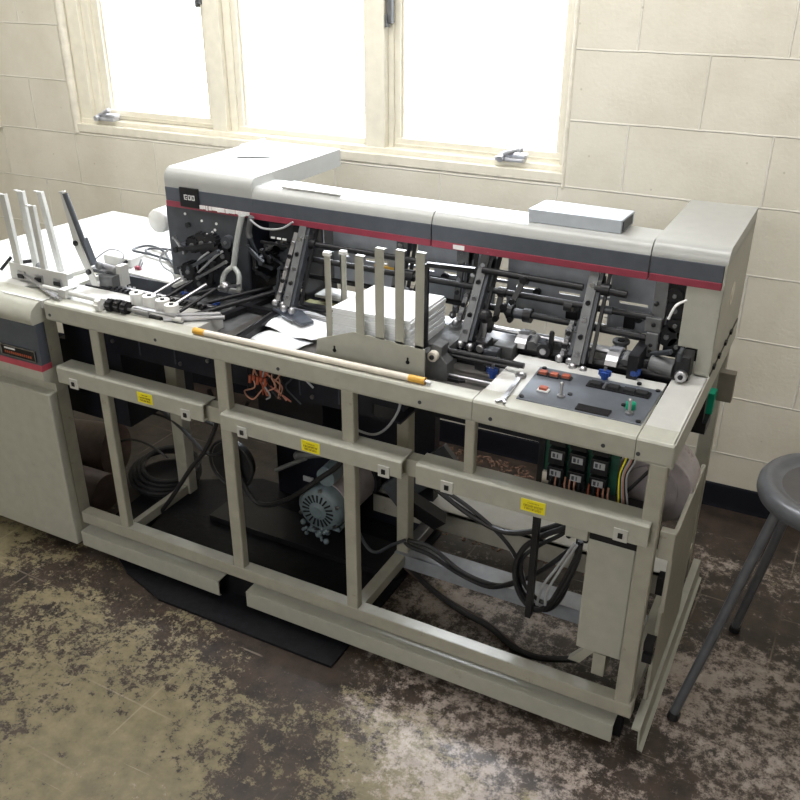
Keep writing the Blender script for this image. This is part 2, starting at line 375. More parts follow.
# frame
XL, XR = -1.95, -.218
def post(x0, x1, y0, y1, z0, z1, name='leg'):
    return B().box(x0, x1, y0, y1, z0, z1).build(name, BEIGEF, mc, bevel=.004)
post(-1.788, -1.756, 1.60, 1.624, .105, .79); post(-1.362, -1.326, 1.60, 1.626, .105, .79); post(-.988, -.954, 1.60, 1.626, .105, .79)
post(-.668, -.643, 1.60, 1.622, .62, .79, 'upright'); post(-.262, -.224, 1.60, 1.628, .105, .79)
post(-1.80, -1.755, 1.88, 1.92, .105, .79); post(-.985, -.948, 1.88, 1.92, .105, .79); post(-.26, -.222, 2.33, 2.37, 0, .79)
post(-2.49, -2.45, 2.34, 2.38, 0, .80)
B().box(XL, XR, 1.598, 1.635, .105, .145).build('bottom_rail', BEIGEF, mc, bevel=.003)
B().box(-.985, -.95, 1.63, 1.90, .11, .143).build('cross_rail', BEIGEF, mc, bevel=.002)
B().box(-.985, -.95, 1.92, 2.14, .11, .143).build('cross_rail', STEEL, mc, bevel=.002)
B().box(-.985, -.26, 1.868, 1.935, .135, .145).box(-.985, -.26, 1.868, 1.873, .10, .145).build('rear_rail', PLATE, mc)
B().box(-1.2, -.26, 2.128, 2.24, .135, .145, TOPW).box(-1.2, -.26, 2.128, 2.134, .07, .145).build('rear_rail', BEIGEF, mc)
B().box(-.262, -.222, 1.64, 2.33, .105, .14).build('cross_rail', BEIGEF, mc)
B().box(-1.78, -1.76, 1.64, 1.88, .11, .14).build('cross_rail', BEIGEF, mc)
# mid rails
def midrail(x0, x1, yf, zt0, h=.045):
    o = B().prism([(yf, zt0), (yf+.004, zt0+.004), (1.64, zt0+.004), (1.64, zt0), (yf+.006, zt0-.002), (yf+.006, zt0-h+.006), (1.60, zt0-h+.004), (1.60, zt0-h), (yf, zt0-h)], 0, x0, x1).build('middle_rail', BEIGE, mc, bevel=.0015)
    return o
ra = midrail(-1.922, -1.40, 1.582, .652, .046); rb = midrail(-1.336, -.812, 1.574, .648, .042); rc = midrail(-.778, -.238, 1.580, .650, .050)
B().box(-1.94, -.24, 1.605, 1.64, .60, .645).build('inner_rail', BEIGEF, mc)
def fixing(x, par, yf, z=.605):
    B().box(x-.015, x+.015, yf-.003, yf+.001, z-.015, z+.015).box(x-.005, x+.005, yf-.006, yf-.001, z-.006, z+.006, BLK).build('latch_plate', TOPW, par)
for x, p, yf in ((-1.86, ra, 1.582), (-1.458, ra, 1.582), (-1.268, rb, 1.574), (-.858, rb, 1.574), (-.697, rc, 1.580), (-.295, rc, 1.580)):
    fixing(x, p, yf, .615)
def sticker(x0, x1, z0, z1, yf, par):
    b = B().box(x0, x1, yf-.0012, yf, z0, z1)
    ww = x1-x0; hh = z1-z0
    for r, (a, c, h) in enumerate(((.28, .72, .10), (.12, .88, .17), (.16, .84, .17))):
        z = z1 - hh*(.24 + r*.26); x = x0+ww*a; k = 0
        while x < x0+ww*c:
            cw = ww*random.choice((.045, .055, .065)); t = ww*.014
            b.box(x, x+t, yf-.002, yf-.001, z-hh*h/2, z+hh*h/2, INK)
            if k % 3 != 1: b.box(x, x+cw*.75, yf-.002, yf-.001, z+hh*h*.3, z+hh*h/2, INK)
            if k % 2: b.box(x, x+cw*.75, yf-.002, yf-.001, z-hh*h/2, z-hh*h*.3, INK)
            if k % 3: b.box(x+cw*.6, x+cw*.75, yf-.002, yf-.001, z-hh*h/2, z+hh*h/2, INK)
            x += cw*1.15; k += 1
    o = b.build('warning_sticker', YEL, par); o['label'] = 'yellow printed warning sticker'
sticker(-1.622, -1.570, .616, .646, 1.582, ra); sticker(-1.088, -1.036, .611, .641, 1.574, rb); sticker(-.518, -.462, .611, .641, 1.580, rc)
# base skirts
def skirt(x0, x1):
    return B().prism([(1.583, .028), (1.592, .024), (1.592, .028), (1.587, .031), (1.587, .076), (1.66, .079), (1.66, .083), (1.583, .080)], 0, x0, x1).build('base_skirt', BEIGE, mc, bevel=.001)
skirt(-1.95, -1.412); skirt(-1.314, -.252)
B().box(-1.93, -.24, 1.635, 1.66, .0, .10).build('leveling_plinth', BLK, mc)
B().prism([(-.212, .075), (-.196, .075), (-.192, .018), (-.180, .014), (-.180, .018), (-.188, .022), (-.192, .080), (-.212, .080)], 1, 1.60, 2.34).build('base_skirt', BEIGE, mc)
# front fascia: three sections, rounded lip
def fascia(x0, x1, col, ytop=1.645):
    return B().prism([(1.597, .795), (1.597, .836), (1.600, .841), (1.604, T), (ytop, T), (ytop, T-.005), (1.605, T-.006), (1.603, .80), (1.625, .795), (1.625, .79), (1.600, .788)], 0, x0, x1).build('front_fascia', col, mc, bevel=.001)
fa = fascia(XL+.008, -.6515, BEIGE); fascia(-.6505, -.2935, BEIGE, 1.66); fascia(-.2925, XR, BEIGE, 1.66)
for x in (-1.733,): pass
for x in (-1.925, -1.546, -1.161, -.778, -.607, -.358, -.286): B().rod((x, 1.5955, .806), (x, 1.599, .806), .0045, None, 12).build('screw_head', DARK, mc)
# cover plates around the control panel
cp = B().box(-.649, -.571, 1.66, 1.872, T-.006, T).box(-.571, -.295, 1.66, 1.876, T-.008, T-.002).box(-.649, -.295, 1.83, 1.876, T-.006, T+.0005).build('cover_plate', TOPW, mc, bevel=.001)
B().box(-.291, XR, 1.66, 1.95, T-.006, T).build('end_plate', TOPW, mc, bevel=.001)
B().box(-.29, XR, 1.95, 2.36, T-.03, T-.006).build('end_beam', BEIGE, mc)
B().box(XR-.004, XR+.002, 1.60, 2.37, .785, T).build('end_fascia', BEIGE, mc, bevel=.001)
# control panel
pn = B().prism([(-.569, 1.646), (-.298, 1.649), (-.295, 1.829), (-.577, 1.826)], 2, T-.002, T+.003).build('control_panel', PANEL, mc, bevel=.001)
def pbutton(x, y, m, s=.011):
    B().box(x-s-.004, x+s+.004, y-s, y+s, T+.003, T+.007, WHT if m is ORANGE and y < 1.75 else BLK).box(x-s, x+s, y-s*.8, y+s*.8, T+.006, T+.013).build('push_button', m, pn, bevel=.001)
for x, y in ((-.556, 1.785), (-.530, 1.786), (-.503, 1.789), (-.528, 1.706)): pbutton(x, y, ORANGE, .009)
def toggle(x, y):
    B().rod((x, y, T), (x, y, T+.008), .009, seg=8).rod((x, y, T+.006), (x-.002, y+.006, T+.032), .0035).ball((x-.002, y+.006, T+.032), .005).build('toggle_switch', STEEL, pn, smooth=True)
toggle(-.484, 1.694); toggle(-.332, 1.684)
B().rod((-.336, 1.712, T+.002), (-.336, 1.712, T+.016), .011, seg=16).ball((-.336, 1.712, T+.015), .010, None, (1, 1, .5)).build('indicator_lamp', GREEN, pn, smooth=True)
B().box(-.439, -.367, 1.650, 1.676, T+.003, T+.007).build('counter_display', BLK, pn)
b = B().box(-.452, -.312, 1.772, 1.802, T+.003, T+.006)
b.box(-.415, -.41, 1.774, 1.80, T+.006, T+.01, STEEL); b.build('selector_strip', BLK, pn)
for x in (-.433, -.393, -.358, -.33): B().box(x-.012, x+.012, 1.776, 1.795, T+.005, T+.012).build('selector_switch', BLKR, pn)
for x, y in ((-.560, 1.656), (-.306, 1.657), (-.565, 1.820), (-.303, 1.822), (-.470, 1.715), (-.352, 1.718), (-.349, 1.84)): B().rod((x, y, T+.002), (x, y, T+.006), .0055).build('panel_screw', BLK, pn)
def wingknob(x, y, z=T):
    b = B().rod((x, y, z), (x, y, z+.012), .008).rod((x, y, z+.010), (x, y, z+.02), .012, seg=6)
    b.box(x-.014, x+.014, y-.004, y+.004, z+.012, z+.024); b.box(x-.004, x+.004, y-.012, y+.012, z+.012, z+.022); b.rod((x, y, z+.02), (x, y, z+.032), .004, STEEL)
    b.build('wing_knob', BLUE, mc, smooth=True)
wingknob(-.676, 1.777, .815); wingknob(-.426, 1.83); wingknob(-.369, 1.868); wingknob(-1.553, 1.857, .80); wingknob(-1.678, 1.88, .80)
wingknob(-1.03, 1.99, .86); wingknob(-.93, 1.98, .86)

# deck bed
B().box(-1.9, -1.42, 1.645, 2.10, .785, .80).build('deck_bed', GREYM, mc)
B().box(-1.42, -.653, 1.645, 2.10, .785, .80).build('deck_bed', mat('oily_steel', (.20, .19, .18), .3, .6, vary=.25, scale=12), mc)
B().box(-.653, -.25, 1.876, 2.10, .785, .80).build('deck_bed', DARK, mc)
B().box(-1.34, -.30, 2.075, 2.10, .785, .81).build('rear_deck_rail', GREYM, mc)
B().box(-1.30, -.30, 2.03, 2.07, .80, .815).build('track_rail', BLK, mc)
B().box(-1.36, -.70, 1.99, 2.02, .80, .818).build('guide_strip', mat('olive_strip', (.25, .24, .1), .5), mc)
B().box(-1.33, -.98, 2.03, 2.10, .822, .83).build('transfer_plate', TOPW, mc)

# ---- left infeed table ----
B().prism([(-2.56, 1.66), (-2.10, 1.60), (-2.05, 1.91), (-1.72, 1.885), (-1.72, 2.39), (-2.47, 2.42)], 2, .828, T).build('infeed_table', TOPW, mc, bevel=.003)
B().box(-2.47, -1.74, 1.906, 1.912, .73, .83).build('table_skirt', DARK, mc)
B().box(-2.06, -1.735, 1.885, 1.905, .765, .838).build('table_skirt', DARK, mc)
B().box(-2.47, -2.0, 1.66, 1.90, .80, .828).build('infeed_bed', BEIGE, mc)
b = B()
for i in range(4): b.box(-1.94+i*.018, -1.93+i*.018, 1.883, 1.8855, .80-i*.002, .806)
b.build('printed_mark', WHT, mc)
B().box(-2.10, XL+.001, 1.60, 1.66, .82, T).build('infeed_edge', TOPW, mc)
B().box(-2.0, -1.45, 1.645, 1.76, .80, .838).box(-1.95, -1.50, 1.76, 1.775, .80, .842, BLK).box(-1.95, -1.50, 1.785, 1.80, .80, .842, STEEL).build('infeed_track', TOPW, mc, bevel=.002)
b = B()
for i in range(22): b.box(-1.86+i*.016, -1.852+i*.016, 1.758, 1.777, .842, .848)
b.build('toothed_rack', BLK, mc)
# finger guide on the infeed table
def finger(par, p0, p1, w, tip=.012, m=TOPW):
    p0 = Vector(p0); p1 = Vector(p1); d = (p1-p0).normalized()
    b = B(); b.bar(p0, p1, w, .004, up='Y'); b.bar(p0+Vector((w/2, .004, 0)), p1+Vector((w/2, .004, 0)), .003, .012, up='Y')
    b.bar(p1, p1+Vector((-.002, -tip, .002)), w, .004, up='Z'); return b.build('guide_finger', m, par, bevel=.001)
gb = B().box(-2.18, -1.95, 1.697, 1.702, .842, .892).box(-2.18, -1.95, 1.697, 1.74, .842, .846)
for x in (-2.13, -2.06, -1.985): gb.box(x-.015, x+.015, 1.692, 1.698, .85, .872, STEEL); gb.box(x-.012, x+.012, 1.688, 1.694, .852, .864, BLK)
g = gb.build('finger_plate', TOPW, mc, bevel=.001)
finger(g, (-2.145, 1.70, .89), (-2.155, 1.70, 1.095), .022); finger(g, (-2.04, 1.70, .89), (-2.045, 1.70, 1.075), .018)
finger(g, (-2.155, 1.77, .85), (-2.165, 1.77, 1.088), .022); finger(g, (-2.055, 1.77, .85), (-2.085, 1.77, 1.095), .018)
b = B().box(-2.22, -2.02, 1.755, 1.785, .842, .858).rod((-2.23, 1.75, .865), (-2.16, 1.79, .875), .006, BLK).rod((-2.25, 1.72, .85), (-2.23, 1.75, .885), .005, BLK).ball((-2.13, 1.765, .865), .014, GREYM)
b.build('finger_base', TOPW, mc)
for i in range(3): B().rod((-2.19+i*.012, 1.72, .868-i*.003), (-1.92+i*.012, 1.62, .85), .003).build('tie_rod', STEEL, mc)
B().rod((-2.0, 1.655, .858), (-1.50, 1.655, .848), .007).box(-1.925, -1.90, 1.64, 1.67, .843, .868).build('adjuster_shaft', TOPW, mc, smooth=True)
# sensor lever arm
b = B().prism([(-1.893, .845), (-1.918, .845), (-1.962, .95), (-1.986, 1.108), (-1.977, 1.108), (-1.936, .96)], 1, 1.757, 1.762)
b.rod((-1.967, 1.758, 1.106), (-1.927, 1.758, .975), .008, DARK, 12); b.rod((-1.974, 1.755, 1.108), (-1.975, 1.755, 1.112), .010)
b.rod((-1.955, 1.752, .965), (-1.955, 1.768, .965), .008, BLK); b.rod((-1.92, 1.75, .885), (-1.92, 1.768, .885), .008, BLK)
b.bar((-1.945, 1.77, .975), (-1.92, 1.77, .90), .03, .02, DARK)
b.build('lever_arm', TOPW, mc)
b = B(); b.box(-1.90, -1.85, 1.77, 1.83, .842, .875).rod((-1.93, 1.80, .89), (-1.86, 1.80, .885), .012, STEEL).rod((-1.89, 1.79, .87), (-1.86, 1.85, .90), .005, BLK).ball((-1.90, 1.78, .90), .012)
b.box(-1.86, -1.84, 1.80, 1.83, .84, .90, TOPW); b.build('sensor_bracket', GREYM, mc)
B().tube([(-1.93, 1.79, .91), (-1.90, 1.83, .935), (-1.86, 1.84, .92), (-1.88, 1.80, .88), (-1.92, 1.78, .87)], .0022).build('sensor_wire', WIREG, mc)
B().prism([(-2.04, 1.93), (-1.93, 1.93), (-1.93, 1.99), (-2.02, 1.99)], 2, T, T+.03).build('white_tray', TOPW, mc, bevel=.004)
B().tube([(-1.76, 1.95, .865), (-1.85, 2.02, .85), (-1.95, 2.10, .85), (-2.03, 2.12, .85), (-2.04, 2.06, .85), (-1.95, 2.05, .85), (-1.80, 2.02, .85)], .004).tube([(-1.76, 1.97, .86), (-1.86, 2.03, .85), (-1.98, 2.06, .85), (-2.0, 2.10, .85), (-1.9, 2.12, .85), (-1.78, 2.06, .85)], .004).build('coiled_cable', DARK, mc, smooth=True)
B().tube([(-1.772, 1.93, .924), (-1.807, 1.93, .895), (-1.787, 1.92, .873), (-1.755, 1.92, .859), (-1.747, 1.92, .836)], .003).build('grey_lead', WIREG, mc, smooth=True)
B().rod((-1.91, 1.94, T), (-1.90, 1.95, .872), .003).rod((-1.90, 1.935, T), (-1.89, 1.945, .865), .003).box(-1.915, -1.895, 1.93, 1.94, T, T+.01, RED).build('wire_clip', STEEL, mc)

# roller cluster at front left
for i, (x, y) in enumerate(((-1.698, 1.706), (-1.651, 1.704), (-1.599, 1.697), (-1.553, 1.679))):
    b = B().rod((x, y, .838), (x, y, .876), .019, seg=20).rod((x, y, .876), (x, y, .879), .006, BLK)
    b.rod((x+.003, y-.026, .838), (x+.003, y-.026, .848), .006, BLK)
    r = b.build('idler_roller', CASTW, mc, smooth=True)
    B().rod((x+.01, y+.01, .85), (x+.045, y+.13, .885), .0045).build('roller_arm', STEEL if i % 2 == 0 else BLK, r, smooth=True)
for x, y, m_ in ((-1.755, 1.625, CASTW), (-1.725, 1.635, BLK), (-1.70, 1.64, BLK), (-1.675, 1.638, BLK)):
    b = B().rod((x-.010, y, .858), (x+.008, y, .858), .016, seg=16)
    for k in range(8):
        a = k*math.pi/4; b.rod((x-.008, y+.015*math.cos(a), .858+.015*math.sin(a)), (x+.008, y+.015*math.cos(a), .858+.015*math.sin(a)), .004, seg=6)
    b.build('thumb_knob', m_, mc)
B().rod((-1.77, 1.63, .858), (-1.60, 1.64, .855), .004).build('knob_shaft', STEEL, mc)
b = B(); b.box(-1.66, -1.52, 1.65, 1.665, .838, .858).box(-1.60, -1.56, 1.64, 1.68, .835, .85, BLK).rod((-1.58, 1.65, .85), (-1.44, 1.74, .85), .005, STEEL).rod((-1.55, 1.64, .846), (-1.42, 1.73, .846), .006, STEEL); b.build('roller_bracket', STEEL, mc)
B().rod((-1.70, 1.70, .835), (-1.50, 2.08, .845), .006).rod((-1.62, 1.68, .83), (-1.40, 2.08, .85), .006).rod((-1.55, 1.68, .83), (-1.35, 2.05, .86), .007).build('slide_rods', BLK, mc)
B().bar((-1.335, 1.66, .815), (-1.37, 2.03, .815), .018, .018).build('guide_bar', BLK, mc); B().bar((-1.36, 1.66, .813), (-1.385, 2.03, .813), .006, .012).build('guide_bar', STEEL, mc)
B().bar((-1.50, 1.71, .81), (-1.44, 2.08, .81), .02, .014).build('guide_bar', BLK, mc)
B().box(-1.50, -1.34, 1.88, 1.90, .805, .82).build('cross_bar', BLK, mc)

# ---- upper hood ----
YF = 1.955
HOODM = mat('hood_paint', (.36, .365, .355), .33, vary=.04)
def hood(x0, x1, yb, ztop, name, zb=1.106):
    prof = [(YF, zb), (YF, ztop-.032)]
    for k in range(1, 6):
        a = math.pi - k*math.pi/2/5; prof.append((YF+.03+.03*math.cos(a), ztop-.03+.03*math.sin(a)))
    prof += [(yb, ztop), (yb, zb)]
    return B().prism(prof, 0, x0, x1).build(name, mat('hood_paint', (.60, .60, .57), .34, vary=.04) if 0 else HOODM, mc, smooth=True)
h1 = hood(-1.778, -1.474, 2.43, 1.159, 'hood_cover')
h2 = hood(-1.474, -.928, 2.068, 1.136, 'hood_beam_cover'); h3 = hood(-.925, -.385, 2.068, 1.136, 'hood_beam_cover'); h4 = hood(-.382, XR, 2.375, 1.140, 'end_cover')
B().box(-1.778, -1.768, 2.10, 2.43, .842, 1.104).build('cabinet_side', DARK, mc)
for par, x0, x1 in ((h1, -1.778, -1.474), (h2, -1.474, -.928), (h3, -.925, -.385), (h4, -.382, XR-.006)):
    B().box(x0, x1, YF-.002, YF+.01, 1.067, 1.106).build('dark_band', BAND, par, bevel=.001)
    B().box(x0, x1, YF-.003, YF+.01, 1.050, 1.067).build('red_stripe', RED, par, bevel=.001)
b = B().box(-1.786, -1.50, YF-.0045, YF-.003, 1.056, 1.0625)
o = B()
x = -1.655
while x < -1.485:
    wd = random.uniform(.006, .02); o.box(x, x+wd, YF-.0045, YF-.0028, 1.054+random.uniform(0, .004), 1.067); x += wd+random.uniform(.0, .004)
o.build('torn_stripe', WHT, h1)
b.bm.free()
# round logo on the stripe patch, mid beam
B().box(-.865, -.835, YF-.0045, YF-.003, 1.053, 1.064).build('worn_patch', WHT, h3)
# display
d = B().box(-1.722, -1.655, YF-.008, YF, 1.056, 1.112).build('display_unit', BLK, h1, bevel=.002)
b = B()
for i, xx in enumerate((-1.704, -1.690, -1.677)):
    b.box(xx, xx+.010, YF-.0095, YF-.008, 1.090, 1.0925); b.box(xx, xx+.010, YF-.0095, YF-.008, 1.0785, 1.081); b.box(xx, xx+.002, YF-.0095, YF-.008, 1.079, 1.092)
    if i: b.box(xx+.008, xx+.010, YF-.0095, YF-.008, 1.079, 1.092)
    else: b.box(xx+.006, xx+.010, YF-.0095, YF-.008, 1.084, 1.086)
b.build('display_mark', WHT, d)
# beam body behind stripe
B().box(-1.474, -.385, YF+.01, 2.06, 1.05, 1.105).build('beam_body', DARK, mc)
# end column
B().box(-.297, XR, YF, YF+.004, .905, 1.051).box(-.252, XR, YF, YF+.004, .852, .906).box(XR-.004, XR, YF, 2.375, .852, 1.11).box(-.252, XR, YF, 2.375, .842, .852).build('end_column', BEIGE, mc, bevel=.001)
B().rod((XR-.002, 2.13, .99), (XR+.001, 2.13, .99), .028, seg=24).rod((XR, 2.13, .99), (XR+.002, 2.13, .99), .017, IVORY, 20).build('round_label', WOODW, h4)
b = B()
for y in (1.99, 2.06, 2.15, 2.23): b.box(XR, XR+.006, y, y+.02, .848, .856)
b.box(XR-.001, XR+.002, 1.96, 2.36, .842, .848); b.build('hinge_strip', BLK, mc)
# left dark front plate and cavity
pf = B().box(-1.783, -1.50, YF, YF+.006, .80, 1.05).box(-1.783, -1.777, YF, 2.40, .842, 1.05).build('side_plate', DARK, mc)
B().box(-1.50, -1.345, 2.16, 2.17, .80, 1.09).box(-1.50, -1.494, YF, 2.17, .80, 1.05).box(-1.345, -1.340, 2.0, 2.17, .80, 1.06).build('drive_housing', NAVY, mc)
b = B()
for x, z in ((-1.712, 1.058), (-1.714, 1.034), (-1.655, 1.021), (-1.603, 1.019), (-1.620, .992), (-1.610, 1.0), (-1.64, .983)): b.rod((x, YF-.002, z), (x, YF, z), .004, seg=10)
b.build('bolt_heads', WHT, pf)
B().rod((-1.705, YF-.001, 1.003), (-1.705, YF-.008, 1.003), .008).build('knob', BLK, pf)
# gears / linkages on the dark plate
def disc(x, y, z, r, t, m_, name='gear', par=mc, teeth=0):
    b = B().rod((x, y, z), (x, y-t, z), r, seg=24).rod((x, y-t, z), (x, y-t-.006, z), r*.25, GREYM, 12)
    for k in range(teeth):
        a = 2*math.pi*k/teeth; b.box(x+r*math.cos(a)-.003, x+r*math.cos(a)+.003, y-t, y, z+r*math.sin(a)-.003, z+r*math.sin(a)+.003)
    b.build(name, m_, par)
for x, z, r, t in ((-1.690, .948, .022, .012), (-1.655, .957, .03, .01), (-1.615, .965, .024, .018), (-1.725, .935, .014, .02), (-1.58, .93, .026, .012), (-1.63, .91, .03, .008), (-1.56, .975, .018, .02), (-1.70, .87, .025, .03), (-1.66, .84, .03, .03)):
    disc(x, YF, z, r, t, BLK if r > .02 else DARK, 'gear', pf, 14 if r > .02 else 0)
def link(p0, p1, wd, m_=BLK, name='linkage_arm', par=mc, t=.006):
    p0 = Vector(p0); p1 = Vector(p1)
    b = B().bar(p0, p1, wd, t, up='Y'); b.rod(p0+Vector((0, -t, 0)), p0+Vector((0, t, 0)), wd*.7); b.rod(p1+Vector((0, -t, 0)), p1+Vector((0, t, 0)), wd*.6); return b.build(name, m_, par)
link((-1.752, 1.94, .962), (-1.711, 1.93, .925), .006, STEEL)
link((-1.74, 1.93, .93), (-1.60, 1.93, .965), .012, BLK); link((-1.70, 1.93, .88), (-1.58, 1.92, .95), .010, DARK); link((-1.66, 1.92, .86), (-1.54, 1.90, .93), .008, GREYM)
link((-1.62, 1.92, .84), (-1.60, 1.92, .91), .014, BLK); link((-1.57, 1.9, .85), (-1.50, 1.90, .87), .006, STEEL)
B().tube([(-1.735, 1.93, .87), (-1.727, 1.93, .845), (-1.709, 1.93, .836), (-1.659, 1.93, .878), (-1.598, 1.93, .93), (-1.57, 1.93, .95)], .0035).build('grey_lead', WIREG, mc, smooth=True)
B().tube([(-1.68, 1.94, .87), (-1.66, 1.93, .91), (-1.62, 1.93, .94)], .003).build('grey_lead', WIREG, mc, smooth=True)
# cylinder spool behind the plate
b = B().lathe([(.0001, 0), (.030, 0), (.034, .003), (.036, .010), (.036, .075), (.0001, .075)], (-1.855, 1.985, .985), (0, 1, 0)).rod((-1.83, 2.04, .985), (-1.78, 2.04, .985), .01)
b.build('end_roller', CASTW, mc, smooth=True)
# fork lever
b = B().tube([(-1.492, 1.93, 1.062), (-1.513, 1.925, .985), (-1.527, 1.92, .915)], .0085, None, 10)
b.tube([(-1.527, 1.92, .915), (-1.552, 1.915, .896), (-1.563, 1.91, .868), (-1.560, 1.91, .838)], .0075, None, 10)
b.tube([(-1.527, 1.92, .915), (-1.508, 1.915, .896), (-1.505, 1.91, .868), (-1.510, 1.91, .833)], .0075, None, 10)
b.rod((-1.575, 1.91, .845), (-1.495, 1.91, .845), .010, STEEL); b.ball((-1.55, 1.905, .855), .016, STEEL)
b.build('fork_lever', GREYM if 0 else mat('light_grey_cast', (.42, .44, .43), .4, .2), mc, smooth=True)
B().tube([(-1.467, 1.94, 1.06), (-1.48, 1.94, 1.02), (-1.478, 1.94, 1.0)], .009).build('lever_stub', GREYM, mc, smooth=True)
B().tube([(-1.465, 1.93, 1.054), (-1.426, 1.93, 1.036), (-1.367, 1.93, 1.042), (-1.324, 1.93, 1.066)], .003).build('grey_lead', WIREG, mc, smooth=True)
B().box(-1.425, -1.345, 1.96, 2.05, 1.0, 1.045).box(-1.45, -1.33, 1.95, 1.958, .985, .992, BLK).build('relay_box', NAVY, mc)
b = B()
for x in (-1.418, -1.398, -1.38): b.box(x, x+.012, 1.956, 1.959, 1.002, 1.007)
b.build('terminal_marks', WHT, mc)
rr = random.Random(3)
for i in range(16):
    x = rr.uniform(-1.49, -1.36); z = rr.uniform(.84, .98); y = rr.uniform(1.98, 2.1); r = rr.uniform(.01, .03)
    disc(x, y, z, r, rr.uniform(.006, .02), rr.choice((BLK, DARK, NAVY, GREYM)), 'gear', mc, 12 if r > .022 else 0)
for i in range(12):
    x = rr.uniform(-1.49, -1.37); z = rr.uniform(.85, .98); y = rr.uniform(1.94, 2.02)
    link((x, y, z), (x+rr.uniform(-.06, .06), y-.01, z+rr.uniform(-.08, .08)), rr.uniform(.005, .012), rr.choice((BLK, DARK, GREYM)))
# back plates with slots (light comes through the gaps between them)
def plate(x0, x1, z0, z1, y=2.10, slots=(), notch=None):
    # panel split around its slots
    xs = sorted({x0, x1} | {a for s in slots for a in s[:2]}); zs_ = sorted({z0, z1} | {a for s in slots for a in s[2:]})
    b = B()
    for i in range(len(xs)-1):
        for k in range(len(zs_)-1):
            cx = (xs[i]+xs[i+1])/2; cz = (zs_[k]+zs_[k+1])/2
            if any(s[0] < cx < s[1] and s[2] < cz < s[3] for s in slots): continue
            b.box(xs[i], xs[i+1], y, y+.004, zs_[k], zs_[k+1])
    bmesh.ops.remove_doubles(b.bm, verts=b.bm.verts, dist=1e-5)
    return b.build('back_plate', PLATE, mc)
plate(-1.345, -1.340+.002, .80, 1.05)
p1 = plate(-1.305, -1.072, .862, 1.06, slots=((-1.288, -1.255, .934, .942), (-1.20, -1.13, .930, .938)))
p2 = plate(-1.035, -.806, .862, 1.06, slots=((-1.02, -.985, .932, .940), (-.955, -.91, .930, .938)))
p3 = plate(-.772, -.538, .862, 1.06, slots=((-.748, -.692, .928, .934), (-.63, -.575, .929, .936)))
p4 = plate(-.500, -.345, .862, 1.06, slots=((-.474, -.403, .930, .937),))
for a, c in ((-1.339, -1.305), (-1.072, -1.035), (-.806, -.772), (-.538, -.500)): B().box(a, c, 2.10, 2.104, .932, .940).build('plate_joiner', PLATE, mc)
for x, z, p in ((-.687, .925, p3), (-.95, .925, p2), (-.42, .90, p4), (-.84, .90, p2)): B().rod((x, 2.10, z), (x, 2.088, z), .010).build('plate_knob', BLK, p)
B().box(-.455, -.428, 2.085, 2.10, .872, .905).build('sensor_block', BLK, p4, bevel=.002)
B().box(-.60, -.57, 2.07, 2.10, .868, .90).build('sensor_block', BLK, p3, bevel=.002)
b = B().box(-.535, -.50, 2.09, 2.098, .86, .87).box(-.47, -.455, 2.09, 2.098, .85, .868).build('plate_tab', WHT, mc)
B().rod((-1.165, 2.09, .925), (-1.08, 2.09, .922), .004).build('amber_tube', mat('amber_light', (.8, .45, .05), .4), mc)
# frame arms that hang from the beam
def arm(xt, yt, zt_, xb, yb, zb, wd=.022, m_=GREYM):
    p0 = Vector((xb, yb, zb)); p1 = Vector((xt, yt, zt_)); off = Vector((.016, .012, 0))
    b = B().bar(p0, p1, wd, .008, up='Y'); b.bar(p0+off, p1+off, .008, .02, DARK, up='Y'); b.bar(p0+off*1.9, p1+off*1.9, .008, .008, BLK, up='Y')
    for t in (.12, .3, .48, .66, .85):
        q = p0.lerp(p1, t); b.rod(q+Vector((0, -.008, 0)), q+Vector((0, .01, 0)), .006, BLK if t in (.3, .66) else STEEL)
    b.ball(p0+Vector((-.004, -.008, -.004)), .010, STEEL); b.ball(p0+Vector((.022, -.008, -.006)), .010, STEEL)
    b.box(xt-.012, xt+.02, yt-.014, yt+.03, zt_-.05, zt_-.02, GREYM)
    return b.build('hanger_arm', m_, mc)
arm(-1.307, 1.955, 1.050, -1.307, 1.855, .855); arm(-1.33, 1.955, 1.03, -1.345, 1.87, .86, .012, STEEL)
arm(-.787, 1.985, 1.05, -.787, 1.855, .855); arm(-.82, 2.0, 1.0, -.83, 1.92, .88, .012, GREYM)
arm(-.507, 1.965, 1.05, -.507, 1.868, .848); arm(-.54, 1.93, .93, -.545, 1.885, .855, .010, GREYM)
arm(-1.045, 2.03, 1.05, -1.04, 1.95, .86, .016, GREYM); arm(-.87, 2.03, 1.05, -.87, 1.99, .87, .016, GREYM)
# end frame near right column
b = B().box(-.365, -.335, 1.955, 1.98, .96, 1.05).box(-.375, -.338, 1.945, 1.985, .93, .965).box(-.368, -.34, 1.94, 1.98, .87, .93).bar((-.35, 1.94, .88), (-.30, 1.90, .91), .01, .012, DARK)
for z in (.95, .90, .885, 1.0): b.rod((-.355, 1.938, z), (-.355, 1.95, z), .005, BLK)
b.build('end_bracket', GREYM, mc, bevel=.002)
B().box(-.335, -.255, 1.99, 2.02, .86, 1.06).box(-.335, -.30, 1.965, 1.99, .98, 1.05, BLK).build('end_housing', NAVY, mc)
for x, z, r in ((-.315, .985, .022), (-.31, .95, .018), (-.325, .92, .024), (-.30, .90, .02), (-.32, 1.02, .018)): disc(x, 1.98, z, r, .02, BLK, 'gear', mc, 0)
B().tube([(-.322, 1.93, .975), (-.310, 1.93, 1.008), (-.292, 1.95, 1.018)], .003).build('white_spring', WHT, mc)
b = B().box(-.290, -.255, 1.90, 1.95, .845, .905).box(-.286, -.276, 1.895, 1.93, .89, .915, DARK); b.rod((-.27, 1.90, .86), (-.27, 1.885, .86), .014, STEEL, 20); b.rod((-.27, 1.886, .86), (-.27, 1.88, .86), .006); b.build('end_bearing', BLK, mc, bevel=.003)
